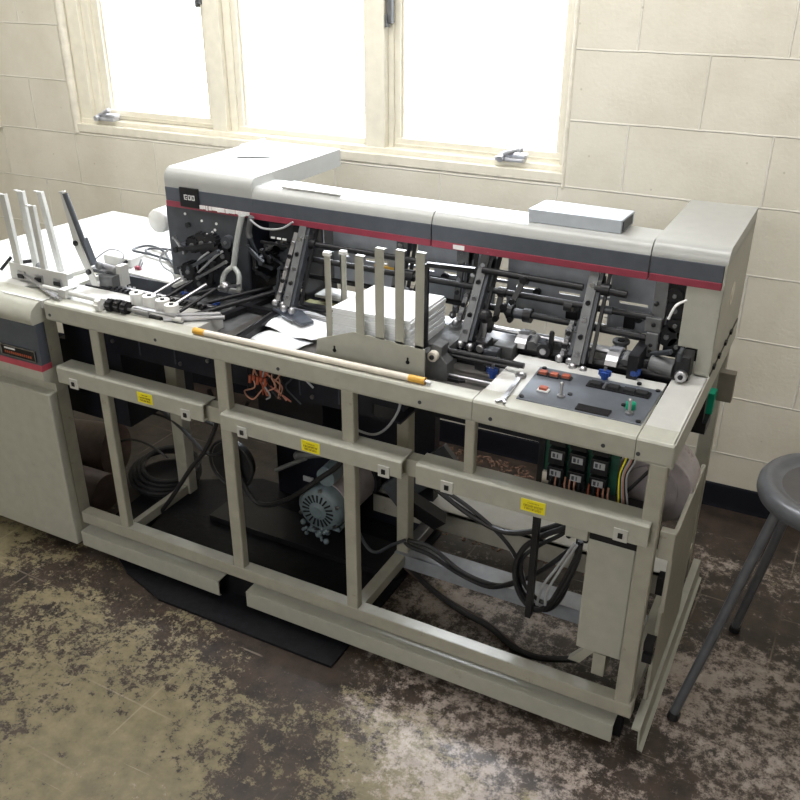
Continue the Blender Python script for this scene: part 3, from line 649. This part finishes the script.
b = B().rod((-.345, 1.93, .86), (-.29, 1.92, .86), .022, GREYM, 24).box(-.385, -.362, 1.86, 1.98, .80, .90); b.build('shaft_hub', BLK, mc)
# long shafts
def shaft(x0, z0, x1, z1, y, r, m_=BLK, y1=None, name='long_shaft'):
    return B().rod((x0, y, z0), (x1, y if y1 is None else y1, z1), r).build(name, m_, mc, smooth=True)
shaft(-1.29, 1.005, -.815, 1.005, 1.955, .008); shaft(-.785, 1.01, -.53, 1.007, 1.955, .0085); shaft(-.50, 1.012, -.425, 1.008, 1.95, .009)
shaft(-1.32, .962, -.36, .962, 1.955, .008); shaft(-.80, .918, -.36, .910, 1.955, .0085); shaft(-1.32, .905, -.84, .905, 1.975, .007)
shaft(-1.0, .94, -.8, .94, 2.03, .006)
s1_ = shaft(-.83, .842, -.27, .842, 1.915, .011); shaft(-.83, .868, -.37, .862, 1.945, .006, STEEL); shaft(-.83, .828, -.30, .828, 1.885, .006)
shaft(-1.33, .835, -.84, .835, 1.93, .007); shaft(-1.33, .818, -.84, .818, 1.90, .006, STEEL)
B().box(-1.40, -.86, 1.94, 1.965, .80, .83).build('track_rail', BLK, mc); B().box(-1.40, -.86, 1.93, 1.94, .80, .822).build('track_rail', STEEL, mc)
B().box(-.84, -.30, 1.955, 2.0, .80, .835).build('track_rail', BLK, mc)
B().box(-.64, -.30, 1.878, 1.90, .80, .822).build('track_rail', DARK, mc)
def collar(x, y, z, r, w_, m_=BLK): B().rod((x-w_/2, y, z), (x+w_/2, y, z), r, seg=18).build('shaft_collar', m_, mc, smooth=True)
for x, y, z, r, w_, m_ in ((-.675, 1.955, 1.005, .013, .018, BLK), (-.475, 1.95, 1.012, .014, .02, BLK), (-.465, 1.955, .962, .010, .02, DARK), (-.56, 1.955, .955, .013, .02, BLK), (-.705, 1.955, .915, .02, .014, BLK), (-.66, 1.955, .913, .018, .02, BLK), (-.68, 1.955, .913, .013, .03, DARK), (-.73, 1.955, .962, .012, .02, BLK), (-.80, 1.93, .90, .022, .02, BLK), (-.76, 1.93, .88, .02, .03, BLK), (-1.28, 1.955, 1.005, .014, .02, BLK), (-.99, 1.96, .962, .015, .03, BLK), (-.40, 1.955, .911, .010, .035, BLK), (-1.0, 1.97, .905, .018, .02, DARK)):
    collar(x, y, z, r, w_, m_)
link((-.672, 1.94, 1.005), (-.690, 1.92, .955), .013, BLK, 'clamp_handle'); link((-.73, 1.95, .96), (-.735, 1.93, .90), .014, BLK)
link((-.72, 1.94, .93), (-.70, 1.94, .90), .012, BLK); link((-.955, 1.95, .96), (-.97, 1.93, .90), .012, BLK)
b = B().box(-.585, -.575, 1.90, 1.91, .842, .90).ball((-.58, 1.905, .90), .006); b.build('gauge_pin', BLK, mc)
# gripper carriages on the lower shaft
def carriage(x, par=mc):
    b = B()
    prof = []
    for k in range(9):
        a = math.pi*.15 + k*math.pi*.75/8; prof.append((1.935+.05*math.cos(a), .84+.04*math.sin(a)))
    for k in range(8, -1, -1):
        a = math.pi*.15 + k*math.pi*.75/8; prof.append((1.935+.042*math.cos(a), .84+.032*math.sin(a)))
    b.prism(prof, 0, x-.014, x+.014, STEEL); b.box(x+.014, x+.055, 1.91, 1.96, .842, .868); b.rod((x+.03, 1.90, .862), (x+.03, 1.93, .872), .010, GREYM)
    b.build('gripper_carriage', DARK, par)
carriage(-.655); carriage(-.43)
b = B().rod((-.592, 1.885, .858), (-.592, 1.905, .858), .017, seg=20).rod((-.592, 1.88, .858), (-.592, 1.886, .858), .008, STEEL).box(-.64, -.59, 1.905, 1.93, .845, .866, GREYM); b.build('clamp_wheel', BLK, mc)
for x, y in ((-.44, 2.02), (-.365, 1.945)):
    B().rod((x, y, .835), (x, y, .862), .016, seg=20).rod((x, y, .86), (x, y, .866), .021, GREYM, 20).rod((x, y, .866), (x, y, .868), .009, BLK).build('suction_cup', STEEL, mc, smooth=True)
B().tube([(-.42, 1.94, .85), (-.40, 1.955, .856), (-.38, 1.985, .862)], .008).build('hose_elbow', CASTW, mc, smooth=True)
b = B().box(-.745, -.715, 1.83, 1.87, .80, .875).rod((-.73, 1.82, .86), (-.73, 1.85, .86), .01, STEEL).box(-.72, -.685, 1.82, 1.85, .82, .862, DARK).box(-.71, -.66, 1.86, 1.90, .83, .862, GREYM); b.rod((-.735, 1.86, .87), (-.735, 1.86, .93), .006, STEEL); b.ball((-.735, 1.86, .93), .018); b.build('pusher_block', BLK, mc, bevel=.002)
B().bar((-.70, 1.84, .812), (-.56, 1.95, .83), .012, .01).build('curved_arm', STEEL, mc)
# clamp block on the shaft next to the comb guide
b = B().prism([(-.848, .80), (-.775, .80), (-.775, .845), (-.790, .86), (-.790, .885), (-.815, .89), (-.825, .865), (-.848, .86)], 1, 1.735, 1.775); b.rod((-.808, 1.72, .862), (-.808, 1.736, .862), .013, IVORY, 20); b.rod((-.808, 1.715, .862), (-.808, 1.722, .862), .006, BLK)
b.build('clamp_block', GREYM, mc, bevel=.002)
shaft(-.79, .862, -.60, .862, 1.775, .007); shaft(-.79, .838, -.62, .838, 1.80, .005); shaft(-.82, .812, -.66, .812, 1.75, .004, STEEL)
B().box(-.862, -.80, 1.79, 2.0, .80, .86).build('stack_stop', GREYM, mc); B().box(-.80, -.72, 1.85, 1.95, .80, .84).build('stack_stop', BLK, mc)
# comb guide around the paper stack
g = B()
g.prism([(-1.11, .800), (-.812, .800), (-.812, .892), (-.835, .892), (-1.0, .900), (-1.105, .862)], 1, 1.688, 1.692)
g.box(-1.11, -.812, 1.688, 1.71, .798, .802)
comb = g.build('comb_guide', BEIGE, mc)
for x, z1, wd in ((-.983, 1.090, .022), (-.93, 1.115, .023), (-.878, 1.118, .023), (-.827, 1.120, .022)):
    B().box(x-wd/2, x+wd/2, 1.6885, 1.6915, .86, z1).box(x-wd/2, x+wd/2, 1.6885, 1.702, z1-.003, z1).box(x-wd*.5, x+wd*.5, 1.6885, 1.6915, .865, .90).build('comb_finger', BEIGE, comb, bevel=.001)
b = B()
for x, z in ((-1.055, .842), (-.855, .852)): b.rod((x, 1.6865, z), (x, 1.689, z), .005); b.box(x-.002, x+.002, 1.6865, 1.689, z, z+.012)
for x, z in ((-1.04, .812), (-1.055, .814), (-.89, .812), (-.872, .812)): b.rod((x, 1.685, z), (x, 1.689, z), .005)
b.build('slot_marks', BLK, comb)
for x, y, z1, z0 in ((-1.078, 1.71, 1.072, .84), (-1.095, 1.81, 1.045, .84)):
    B().box(x-.012, x+.004, y, y+.003, z0, z1).box(x-.012, x-.009, y, y+.012, z0, z1).build('guide_blade', BEIGE, mc); B().box(x-.013, x+.006, y-.006, y+.008, z1-.002, z1+.008, bev=.002).build('blade_tip', CASTW, mc)
b = B().box(-.858, -.849, 1.775, 1.784, .80, 1.065).bar((-.854, 1.78, 1.064), (-.742, 1.80, 1.062), .010, .010, up='Z').bar((-.862, 1.78, .85), (-.80, 1.80, .838), .010, .012, DARK, up='Z'); b.build('wire_frame_guide', BLK, mc)

# ---- under the deck: inner housing and drives ----
B().box(-2.05, -.98, 1.74, 1.745, .655, .79).box(-1.93, -.90, 1.74, 2.12, .650, .656).box(-.98, -.89, 1.74, 2.12, .69, .79).build('inner_housing', NAVY, mc)
b = B()
for x in (-1.75, -1.62, -1.44, -1.20, -1.08): b.box(x, x+.004, 1.7375, 1.7405, .665, .775)
for x, z in ((-1.67, .72), (-1.60, .67), (-1.70, .765), (-1.16, .668), (-1.85, .69), (-1.50, .70)): b.rod((x, 1.735, z), (x, 1.741, z), .006, STEEL)
b.build('housing_bolts', DARK, mc)
B().box(-2.09, -1.84, 1.75, 2.05, .40, .65).build('inner_panel', NAVY, mc)
B().box(-1.60, -1.0, 2.16, 2.20, .01, .655).box(-1.54, -1.30, 2.0, 2.16, .36, .655).build('drive_housing', NAVY, mc, bevel=.003)  # rear sheet is added to blacken the view behind the motor
B().box(-1.70, -1.0, 1.90, 2.05, .01, .03).build('drip_pan', BLK, mc)
B().bar((-1.10, 2.06, .20), (-.92, 2.12, .36), .08, .03).build('slant_bracket', DARK, mc)
B().bar((-.99, 1.93, .30), (-.90, 2.00, .20), .05, .04).build('slant_bracket', BLK, mc)
# brown duct behind left leg
B().rod((-2.75, 1.85, .10), (-2.16, 1.97, .12), .095, seg=28).build('duct', BROWN, mc, smooth=True)
B().rod((-2.5, 1.79, .07), (-2.05, 1.80, .07), .065, seg=28).build('duct', BROWN, mc, smooth=True)
# pulley
b = B().lathe([(.0001, -.01), (.02, -.012), (.022, -.004), (.055, -.004), (.06, -.012), (.075, -.012), (.075, .012), (.0001, .012)], (-1.575, 1.90, .27), (0, -1, 0)); b.build('belt_pulley', BLKR, mc, smooth=True)
B().ring((-1.575, 1.885, .27), (0, 1, 0), .082, .005).build('drive_belt', BLKR, mc, smooth=True)
# motor
mt_ = empty('x', (0, 0, 0), '', ''); bpy.data.objects.remove(mt_)
MC = Vector((-1.245, 1.88, .208))
b = B().lathe([(.0001, -.02), (.018, -.022), (.03, -.014), (.060, -.012), (.074, -.002), (.078, .012), (.078, .03), (.0001, .03)][::-1], MC, (0, 1, 0))
motor = b.build('motor', MOTOR, mc, smooth=True)
b = B().lathe([(.072, 0), (.078, .004), (.078, .20), (.070, .22), (.0001, .22)], MC+Vector((0, .03, 0)), (0, 1, 0)); b.build('motor_body', PINKM, motor, smooth=True)
b = B()
for k in range(20):
    a = k*2*math.pi/20
    if math.sin(a) > .5 and 0: continue
    c = MC+Vector((.042*math.cos(a), -.0135, .042*math.sin(a)))
    b.bar(c-Vector((math.cos(a)*.012, 0, math.sin(a)*.012)), c+Vector((math.cos(a)*.012, -.0005, math.sin(a)*.012)), .005, .003, up='Y')
b.build('motor_vents', BLK, motor)
for k in range(6):
    a = .4+k*math.pi/3; c = MC+Vector((.07*math.cos(a), -.004, .07*math.sin(a))); B().rod(c, c+Vector((0, -.008, 0)), .006).build('motor_bolt', STEEL, motor)
B().rod(MC+Vector((.03, -.01, .125)), MC+Vector((.03, .08, .125)), .030, seg=24).build('capacitor_housing', MOTOR, motor, smooth=True)
b = B()
for k in range(14):
    a = -.4+k*.16; c = MC+Vector((.080*math.cos(a), .21, .080*math.sin(a))); b.box(c.x-.006, c.x+.006, c.y-.01, c.y+.02, c.z-.006, c.z+.006)
b.build('toothed_belt', BLKR, motor)
b = B().box(MC.x-.06, MC.x+.06, 1.89, 2.0, .135, .150)
for i in range(26): b.ball((MC.x-.07+rr.uniform(0, .1), 1.87+rr.uniform(0, .02), .10+rr.uniform(0, .05)), rr.uniform(.004, .010))
b.build('motor_base', MOTOR, motor)
B().box(-1.335, -1.30, 1.93, 1.935, .255, .272).build('name_plate', WIREG, motor)
B().rod((-1.33, 1.9, .36), (-1.18, 1.93, .40), .012).rod((-1.40, 1.88, .30), (-1.30, 1.90, .36), .007).ball((-1.33, 1.9, .36), .014).build('air_fitting', GREYM, mc)
# cables
def cable(pts, r=.006, m_=BLKR, name='cable', par=mc): B().tube(pts, r, None, 8, 8).build(name, m_, par, smooth=True)
cable([(-.444, 1.75, .60), (-.444, 1.75, .497), (-.507, 1.75, .438), (-.557, 1.75, .382), (-.576, 1.75, .313), (-.561, 1.75, .243), (-.52, 1.75, .203), (-.477, 1.75, .233), (-.444, 1.75, .308), (-.421, 1.75, .393), (-.418, 1.75, .45)], .0075)
cable([(-.40, 1.76, .60), (-.45, 1.76, .471), (-.52, 1.76, .397), (-.563, 1.76, .337), (-.55, 1.76, .262), (-.493, 1.76, .226), (-.453, 1.76, .282), (-.43, 1.76, .368), (-.426, 1.76, .45)], .0055)
cable([(-.829, 1.77, .50), (-.829, 1.77, .482), (-.771, 1.77, .448), (-.7, 1.77, .415), (-.616, 1.77, .398), (-.526, 1.77, .434), (-.454, 1.77, .487), (-.40, 1.77, .55)], .0075)
cable([(-.85, 1.78, .50), (-.8, 1.77, .478), (-.715, 1.77, .44), (-.629, 1.77, .385), (-.579, 1.77, .324), (-.56, 1.77, .235), (-.502, 1.77, .192), (-.458, 1.77, .242), (-.43, 1.77, .36)], .0055)
cable([(-.83, 1.785, .498), (-.79, 1.775, .462), (-.70, 1.775, .425), (-.62, 1.775, .37), (-.57, 1.775, .30), (-.545, 1.775, .23), (-.50, 1.775, .205), (-.45, 1.775, .26)], .005, WIREG)
cable([(-.423, 1.74, .443), (-.458, 1.74, .356), (-.483, 1.74, .285), (-.487, 1.74, .236)], .0035, WIREG)
cable([(-.43, 1.745, .443), (-.468, 1.745, .356), (-.50, 1.745, .285), (-.51, 1.745, .225)], .0035, WIREG)
cable([(-.415, 1.745, .443), (-.44, 1.745, .35), (-.47, 1.745, .26), (-.49, 1.745, .215)], .005)
cable([(-.947, 1.88, .193), (-.87, 1.88, .191), (-.762, 1.85, .166), (-.655, 1.83, .174), (-.582, 1.8, .232), (-.507, 1.78, .318), (-.43, 1.76, .428)], .0065)
cable([(-.98, 1.9, .20), (-.947, 1.88, .176), (-.876, 1.88, .165), (-.767, 1.85, .156), (-.67, 1.83, .162), (-.587, 1.8, .23)], .0065)
cable([(-1.018, 1.981, .03), (-.892, 1.92, .012), (-.772, 1.87, .012), (-.668, 1.843, .012), (-.575, 1.796, .012), (-.495, 1.773, .03), (-.40, 1.78, .06)], .009)
cable([(-1.013, 1.972, .02), (-.852, 1.905, .01), (-.671, 1.851, .01), (-.542, 1.783, .01), (-.464, 1.73, .01)], .007, BROWN)
cable([(-1.12, 1.86, .26), (-1.096, 1.85, .198), (-1.063, 1.85, .145), (-1.03, 1.85, .142), (-.983, 1.85, .183), (-.941, 1.85, .214)], .005, DARK)
cable([(-1.49, 1.72, .62), (-1.497, 1.75, .517), (-1.555, 1.75, .395), (-1.623, 1.75, .308), (-1.72, 1.75, .17), (-1.822, 1.75, .042)], .007)
cable([(-1.896, 1.9, .414), (-1.76, 1.88, .356), (-1.647, 1.87, .294), (-1.563, 1.87, .353), (-1.50, 1.9, .5)], .006)
cable([(-1.55, 1.87, .42), (-1.540, 1.87, .33), (-1.530, 1.87, .243), (-1.47, 1.87, .165), (-1.36, 1.87, .21), (-1.225, 1.87, .333), (-1.165, 1.87, .393), (-1.12, 1.87, .48)], .0085)
cable([(-2.12, 1.95, .31), (-2.0, 1.95, .34), (-1.9, 1.95, .37), (-1.8, 1.95, .37), (-1.678, 1.95, .35)], .005)
cable([(-2.13, 1.95, .25), (-2.05, 1.95, .29), (-1.95, 1.95, .33), (-1.86, 1.96, .315), (-1.786, 1.95, .30)], .004)
cable([(-2.13, 1.95, .17), (-2.06, 1.95, .20), (-1.98, 1.95, .20), (-1.90, 1.95, .17)], .004)
for k in range(4): B().ring((-1.99+.01*k, 2.02, .05+.014*k), (.12, -.1, 1), .12-.008*k, .009).build('coiled_cable', BLKR, mc, smooth=True)
b = B().lathe([(.0001, .04), (.10, .04), (.11, .03), (.11, .0), ][::-1], (-1.98, 2.02, .008)); b.build('cable_reel', BLK, mc, smooth=True)
cable([(-1.06, 1.735, .62), (-1.039, 1.735, .609), (-.979, 1.735, .604), (-.936, 1.735, .635), (-.901, 1.735, .70), (-.90, 1.735, .76)], .0035, WIREG, 'wire')
cable([(-1.24, 1.73, .765), (-1.20, 1.73, .74), (-1.15, 1.73, .70)], .003, WIREG, 'wire')
cable([(-1.56, 1.72, .775), (-1.54, 1.72, .735), (-1.50, 1.72, .73)], .003, WIREG, 'wire')
wires = [(COPPER, [(-1.30, 1.70, .77), (-1.31, 1.69, .72), (-1.30, 1.68, .69), (-1.335, 1.68, .67), (-1.31, 1.68, .652), (-1.285, 1.69, .68)]), (WIREG, [(-1.27, 1.70, .77), (-1.28, 1.69, .71), (-1.26, 1.69, .67), (-1.28, 1.7, .65)]), (COPPER, [(-1.22, 1.70, .775), (-1.25, 1.69, .73), (-1.24, 1.69, .70), (-1.27, 1.69, .68)])]
for i in range(14):
    x = -1.32+rr.uniform(0, .13); wires.append((rr.choice((COPPER, DARK, WIREG, BLKR, ORANGE)), [(x, 1.70, .785), (x+rr.uniform(-.03, .03), 1.69, .74), (x+rr.uniform(-.03, .03), 1.70, .70), (x+rr.uniform(-.04, .04), 1.71, .655)]))
for m_, p in wires: cable(p, .0022, m_, 'loose_wire')
b = B()
for i in range(5): b.rod((-1.315+.012*i, 1.68, .70+.01*(i % 2)), (-1.312+.012*i, 1.68, .722), .004)
b.build('wire_nuts', ORANGE, mc)
# relay board
pc = B().box(-.515, -.345, 1.72, 1.726, .555, .79).build('relay_board', PCB, mc)
k = 0
for i, x in enumerate((-.480, -.432, -.382)):
    for j, z in enumerate((.742, .694, .648)):
        z -= i*.0
        B().box(x-.020, x+.018, 1.695, 1.72, z-.020, z+.018).build('relay', BLK, pc, bevel=.001)
        b = B().box(x-.013, x+.012, 1.6935, 1.695, z-.004, z+.012)
        b.box(x-.010, x-.004, 1.693, 1.6936, z-.001, z+.009, DARK); b.box(x, x+.003, 1.693, 1.6936, z-.001, z+.009, DARK); b.build('relay_label', WIREG, pc)
B().box(-.53, -.515, 1.715, 1.735, .20, .79).build('board_bracket', BLK, mc)
B().box(-.512, -.497, 1.70, 1.71, .615, .645).build('fuse_holder', IVORY, pc)
B().box(-.51, -.33, 1.68, 1.73, .60, .617).build('terminal_strip', DARK, pc)
for i in range(13):
    x = -.49+i*.011; cable([(x, 1.70, .645), (x+.006, 1.675, .635), (x+.012, 1.67, .62), (x+.02, 1.68, .605)], .0022, rr.choice((COPPER, COPPER, WIREG, BLKR, ORANGE)), 'loose_wire', pc)
for i, c in enumerate((YEL, BLKR, WIREG, COPPER, BLKR, WIREG)): cable([(-.325+.004*i, 1.70, .785), (-.328+.004*i, 1.70, .73), (-.335+.003*i, 1.69, .69), (-.33+.004*i, 1.69, .62)], .0022, c, 'loose_wire')
cable([(-.32, 1.71, .64), (-.28, 1.72, .70), (-.26, 1.72, .72)], .004)
b = B().rod((-.285, 1.82, .60), (-.285, 1.92, .60), .092, seg=40); b.box(-.33, -.215, 1.83, 1.92, .52, .60); b.build('blower_housing', PINKM, mc, bevel=.003)
B().rod((-.285, 1.812, .60), (-.285, 1.82, .60), .06, seg=30).build('blower_plate', PINKM, mc)
# control box and junction box
bx = B().box(-.376, -.266, 1.645, 1.80, .225, .545).build('electrical_box', BEIGE, mc, bevel=.003)
B().box(-.372, -.270, 1.641, 1.646, .229, .541).build('box_door', BEIGE, bx, bevel=.002)
B().box(-.372, -.264, 1.635, 1.80, .546, .572).build('box_gasket', BLK, bx)
j = B().box(-.431, -.378, 1.645, 1.69, .527, .585).build('junction_box', BEIGE, mc, bevel=.003)
B().box(-.431, -.378, 1.643, 1.692, .583, .587).build('box_lid', GREEN, j)
for x in (-.425, -.385): B().ball((x, 1.66, .520), .007).build('cable_gland', BLK, j)
B().box(-.335, -.305, 1.66, 1.74, .145, .21).prism([(-.40, .145), (-.37, .145), (-.325, .215), (-.345, .215)], 1, 1.68, 1.70).build('box_stand', BEIGEF, mc)
B().ball((-.30, 1.72, .02), .014).box(-.32, -.285, 1.71, 1.73, .005, .02).build('blue_fitting', BLUE, mc)
B().box(-.98, -.30, 2.105, 2.125, .484, .53).build('rear_member', NAVY, mc)
# right end lower panels
B().box(-.222, -.190, 1.62, 1.64, .555, .625).box(-.20, -.190, 1.64, 1.97, .40, .61).box(-.205, -.196, 1.66, 2.02, .12, .40).build('side_panel', BEIGEF, mc, bevel=.002)
for yy, z0, z1 in ((1.66, .43, .475), (1.62, .30, .325), (1.62, .265, .29)): B().box(-.218, -.196, yy, yy+.03, z0, z1).build('door_catch', BLK, mc)
b = B().box(-.226, -.185, 2.24, 2.27, .655, .737); b.build('end_bracket_box', mat('shaded_khaki', (.16, .14, .11), .5), mc, bevel=.002)
B().box(-.245, -.222, 2.20, 2.24, .63, .69).build('green_connector', GREEN, mc, bevel=.002); B().box(-.285, -.225, 2.14, 2.22, .60, .63).box(-.27, -.235, 2.14, 2.17, .62, .72).build('connector_bracket', BLK, mc)

# ---- left cabinet unit (own module) ----
lc = empty('feeder_cabinet', (-2.3, 1.8, 0), 'beige cabinet with dark band and pink-red stripe at the left end of the machine', 'cabinet')
CX = -1.958
B().box(-2.75, CX-.002, 1.60, 1.645, .03, .80).box(-2.75, -2.10, 1.645, 1.70, .03, .79).build('cabinet_body', BEIGEF, lc, bevel=.003)
prof = [(1.66, .843), (1.61, .842), (1.585, .836), (1.565, .822), (1.556, .803), (1.556, .790), (1.562, .780), (1.60, .780), (1.66, .80)]
B().prism(prof, 0, -2.75, CX).build('top_nose', BEIGE, lc, smooth=True)
bd = B().prism([(1.570, .780), (1.566, .655), (1.60, .655), (1.60, .780)], 0, -2.75, CX-.001).build('dark_panel', BAND, lc)
B().prism([(1.565, .655), (1.563, .637), (1.60, .637), (1.60, .655)], 0, -2.75, CX).build('red_stripe', mat('pink_red_stripe', (.42, .06, .09), .45), lc)
B().prism([(1.563, .637), (1.563, .61), (1.60, .585), (1.60, .56), (1.63, .56), (1.63, .637)], 0, -2.75, CX).build('lower_moulding', BEIGE, lc)
B().box(-2.75, CX, 1.568, 1.60, .035, .562).build('cabinet_door', BEIGE, lc, bevel=.004)
b = B(); x0_, x1_ = -2.115, -1.975; zf = .663
b.box(x0_, x1_, 1.564, 1.568, zf, zf+.034)
b.box(x0_, x1_, 1.562, 1.565, zf+.032, zf+.035, STEEL).box(x0_, x0_+.003, 1.562, 1.565, zf, zf+.035, STEEL).box(x1_-.003, x1_, 1.562, 1.565, zf, zf+.035, STEEL).box(x0_, x1_, 1.562, 1.565, zf, zf+.002, STEEL)
x = x0_+.016
while x < x0_+.055: b.box(x, x+.004, 1.5625, 1.564, zf+.022, zf+.027, WHT); x += .0055
x = x0_+.016
while x < x1_-.02:
    b.box(x, x+.005, 1.5625, 1.564, zf+.009, zf+.016, ORANGE); x += .0085
b.build('badge', BLK, bd)

# ---------------- loose things on the machine ----------------
def turned(o, c, a):  # turn about a point
    c = Vector(c); o.data.transform(Matrix.Translation(c) @ Matrix.Rotation(a, 4, 'Z') @ Matrix.Translation(-c)); return o
tr = empty('metal_box', (-.585, 2.03, 1.1365), 'flat silver metal box lying on top of the long beige hood', 'box')
o = B().prism([(-.688, 1.985), (-.464, 1.985), (-.460, 2.085), (-.680, 2.085)], 2, 1.1365, 1.168).build('box_shell', mat('brushed_tin', (.50, .54, .60), .4, .25, vary=.05), tr, bevel=.002)
B().box(-.4635, -.4605, 1.992, 2.078, 1.141, 1.163).build('open_end', DARK, tr)
o = B().prism([(-1.395, 1.985), (-1.205, 1.982), (-1.235, 2.045), (-1.40, 2.055)], 2, 1.1375, 1.1425).build('metal_plate', TOPW, bevel=.001)
tag(o, 'thin pale flat plate lying on the beige hood beside the raised cover', 'plate')
b = B(); b.quad([(-1.785, 2.33, 1.161), (-1.675, 2.165, 1.161), (-1.60, 2.24, 1.170), (-1.70, 2.345, 1.186)]); b.quad([(-1.675, 2.165, 1.1612), (-1.555, 2.225, 1.163), (-1.545, 2.27, 1.186), (-1.60, 2.24, 1.170)])
tag(b.build('folded_paper', PAPER, solid=.0015), 'folded white paper on top of the raised left hood cover', 'paper')
# paper stack
ps = B(); z = .802
for k in range(22):
    h = .0045; dx = rr.uniform(-.0025, .0025); dy = rr.uniform(-.002, .002)
    ps.prism([(-1.075+dx, 1.712+dy), (-.862+dx, 1.712+dy), (-.862+dx, 1.905+dy), (-1.06+dx, 1.905+dy)], 2, z, z+h*.9); z += h
ps.prism([(-1.066, 1.72), (-.872, 1.72), (-.872, 1.90), (-1.055, 1.90)], 2, .802, z-.004)
stk = ps.build('paper_stack', PAPER); 
# stack slopes up towards the right
for v in stk.data.vertices: v.co.z = .802 + (v.co.z-.802)*(1.42 + (v.co.x+1.07)*.15)
tag(stk, 'thick stack of white paper behind the upright comb fingers', 'paper stack')
# loose papers in the trough left of the stack
def sheet(name, corners, bumpy, label, m_=PAPER):
    b = B(); n = 8; g = []
    for i in range(n+1):
        row = []
        for j in range(n+1):
            u, v = i/n, j/n; P = [Vector(c) for c in corners]
            p = (P[0]*(1-u)+P[1]*u)*(1-v)+(P[3]*(1-u)+P[2]*u)*v
            p.z += bumpy*(abs(math.sin(u*5+v*3))*.6+abs(math.sin(v*4-u*2+1))*.4); row.append(b.bm.verts.new(p))
        g.append(row)
    for i in range(n):
        for j in range(n): b.bm.faces.new((g[i][j], g[i+1][j], g[i+1][j+1], g[i][j+1]))
    o = b.build(name, m_, smooth=True, solid=.0008); tag(o, label, 'paper'); return o
sheet('loose_paper', [(-1.37, 1.80, .803), (-1.17, 1.76, .803), (-1.13, 1.92, .805), (-1.34, 1.93, .805)], .018, 'crumpled white sheets lying flat in the trough left of the stack')
sheet('loose_paper', [(-1.35, 1.72, .802), (-1.20, 1.70, .802), (-1.17, 1.77, .804), (-1.32, 1.79, .804)], .006, 'narrow white paper lying in front of the crumpled sheets', PAPER)
o = B().prism([(-1.37, 1.875), (-1.29, 1.90), (-1.215, 1.845), (-1.235, 1.815)], 2, .826, .834).build('dark_folder', BAND, bevel=.002); tag(o, 'dark grey pointed plate lying on the crumpled white sheets', 'plate')
# plastic rod on the front edge
rd = empty('plastic_tube', (-1.09, 1.615, T), 'long ivory tube with amber ends lying along the front edge of the deck', 'tube')
B().rod((-1.395, 1.612, T+.0085), (-.80, 1.617, T+.0085), .008, seg=16).build('tube_body', IVORY, rd, smooth=True)
B().rod((-1.425, 1.612, T+.0085), (-1.39, 1.612, T+.0085), .0084, seg=14).build('tube_end', GOLD, rd, smooth=True); B().rod((-.815, 1.6169, T+.0085), (-.775, 1.6172, T+.0085), .0084, seg=14).rod((-.775, 1.617, T+.008), (-.762, 1.617, T+.006), .004, STEEL).build('tube_end', GOLD, rd, smooth=True)
# wrench
wr = empty('wrench', (-.59, 1.68, T), 'small steel combination wrench lying left of the control panel', 'wrench')
b = B().bar((-.590, 1.625, T+.004), (-.598, 1.745, T+.004), .010, .004, up='Z'); b.ring((-.599, 1.755, T+.004), (0, 0, 1), .009, .004)
b.bar((-.590, 1.622, T+.004), (-.600, 1.606, T+.004), .006, .005, up='Z').bar((-.590, 1.622, T+.004), (-.581, 1.607, T+.004), .006, .005, up='Z')
b.build('wrench_body', STEEL, wr, smooth=True)
# small black tool in trough
o = B().box(-.785, -.745, 1.738, 1.748, .800, .808).rod((-.75, 1.743, .804), (-.735, 1.752, .804), .005).build('hex_bit', BLK); tag(o, 'small black metal piece lying in the trough left of the cover plate', 'tool')

# ---------------- stool ----------------
SC = Vector((.098, 1.915, 0)); HS = .66
st = empty('stool', SC, 'round dark grey metal shop stool standing at the right of the machine', 'stool')
pr = [(.0001, HS-.012), (.115, HS-.012), (.130, HS-.007), (.137, HS-.001), (.148, HS+.002), (.160, HS-.002), (.167, HS-.012), (.168, HS-.030), (.164, HS-.040), (.158, HS-.042), (.150, HS-.030), (.0001, HS-.030)]
B().lathe(pr, (SC.x, SC.y, 0), m=None, seg=64).build('seat', STOOLM, st, smooth=True)
B().lathe([(.0001, HS-.008), (.10, HS-.009), (.117, HS-.0115), (.117, HS-.0125), (.0001, HS-.0125)], (SC.x, SC.y, 0)).build('seat_pad', STOOLT, st, smooth=True)
feet = [(-.14, 1.757), (-.055, 2.165), (.345, 2.08), (.26, 1.665)]
for fx, fy in feet:
    tx = SC.x+(fx-SC.x)*.45; ty = SC.y+(fy-SC.y)*.45
    b = B().rod((fx, fy, .012), (tx, ty, HS-.032), .0118, seg=16); b.build('leg', STOOLM, st, smooth=True)
    B().rod((fx, fy, 0), (fx+(tx-fx)*.03, fy+(ty-fy)*.03, .02), .015, seg=14).build('foot_cap', BLKR, st, smooth=True)
def at(i, t):
    fx, fy = feet[i]; tx = SC.x+(fx-SC.x)*.45; ty = SC.y+(fy-SC.y)*.45; return (fx+(tx-fx)*t, fy+(ty-fy)*t, .012+(HS-.044)*t)
for i, k, t in ((2, 3, .3),):
    B().rod(at(i, t), at(k, t), .007).build('stretcher', STOOLM, st, smooth=True)
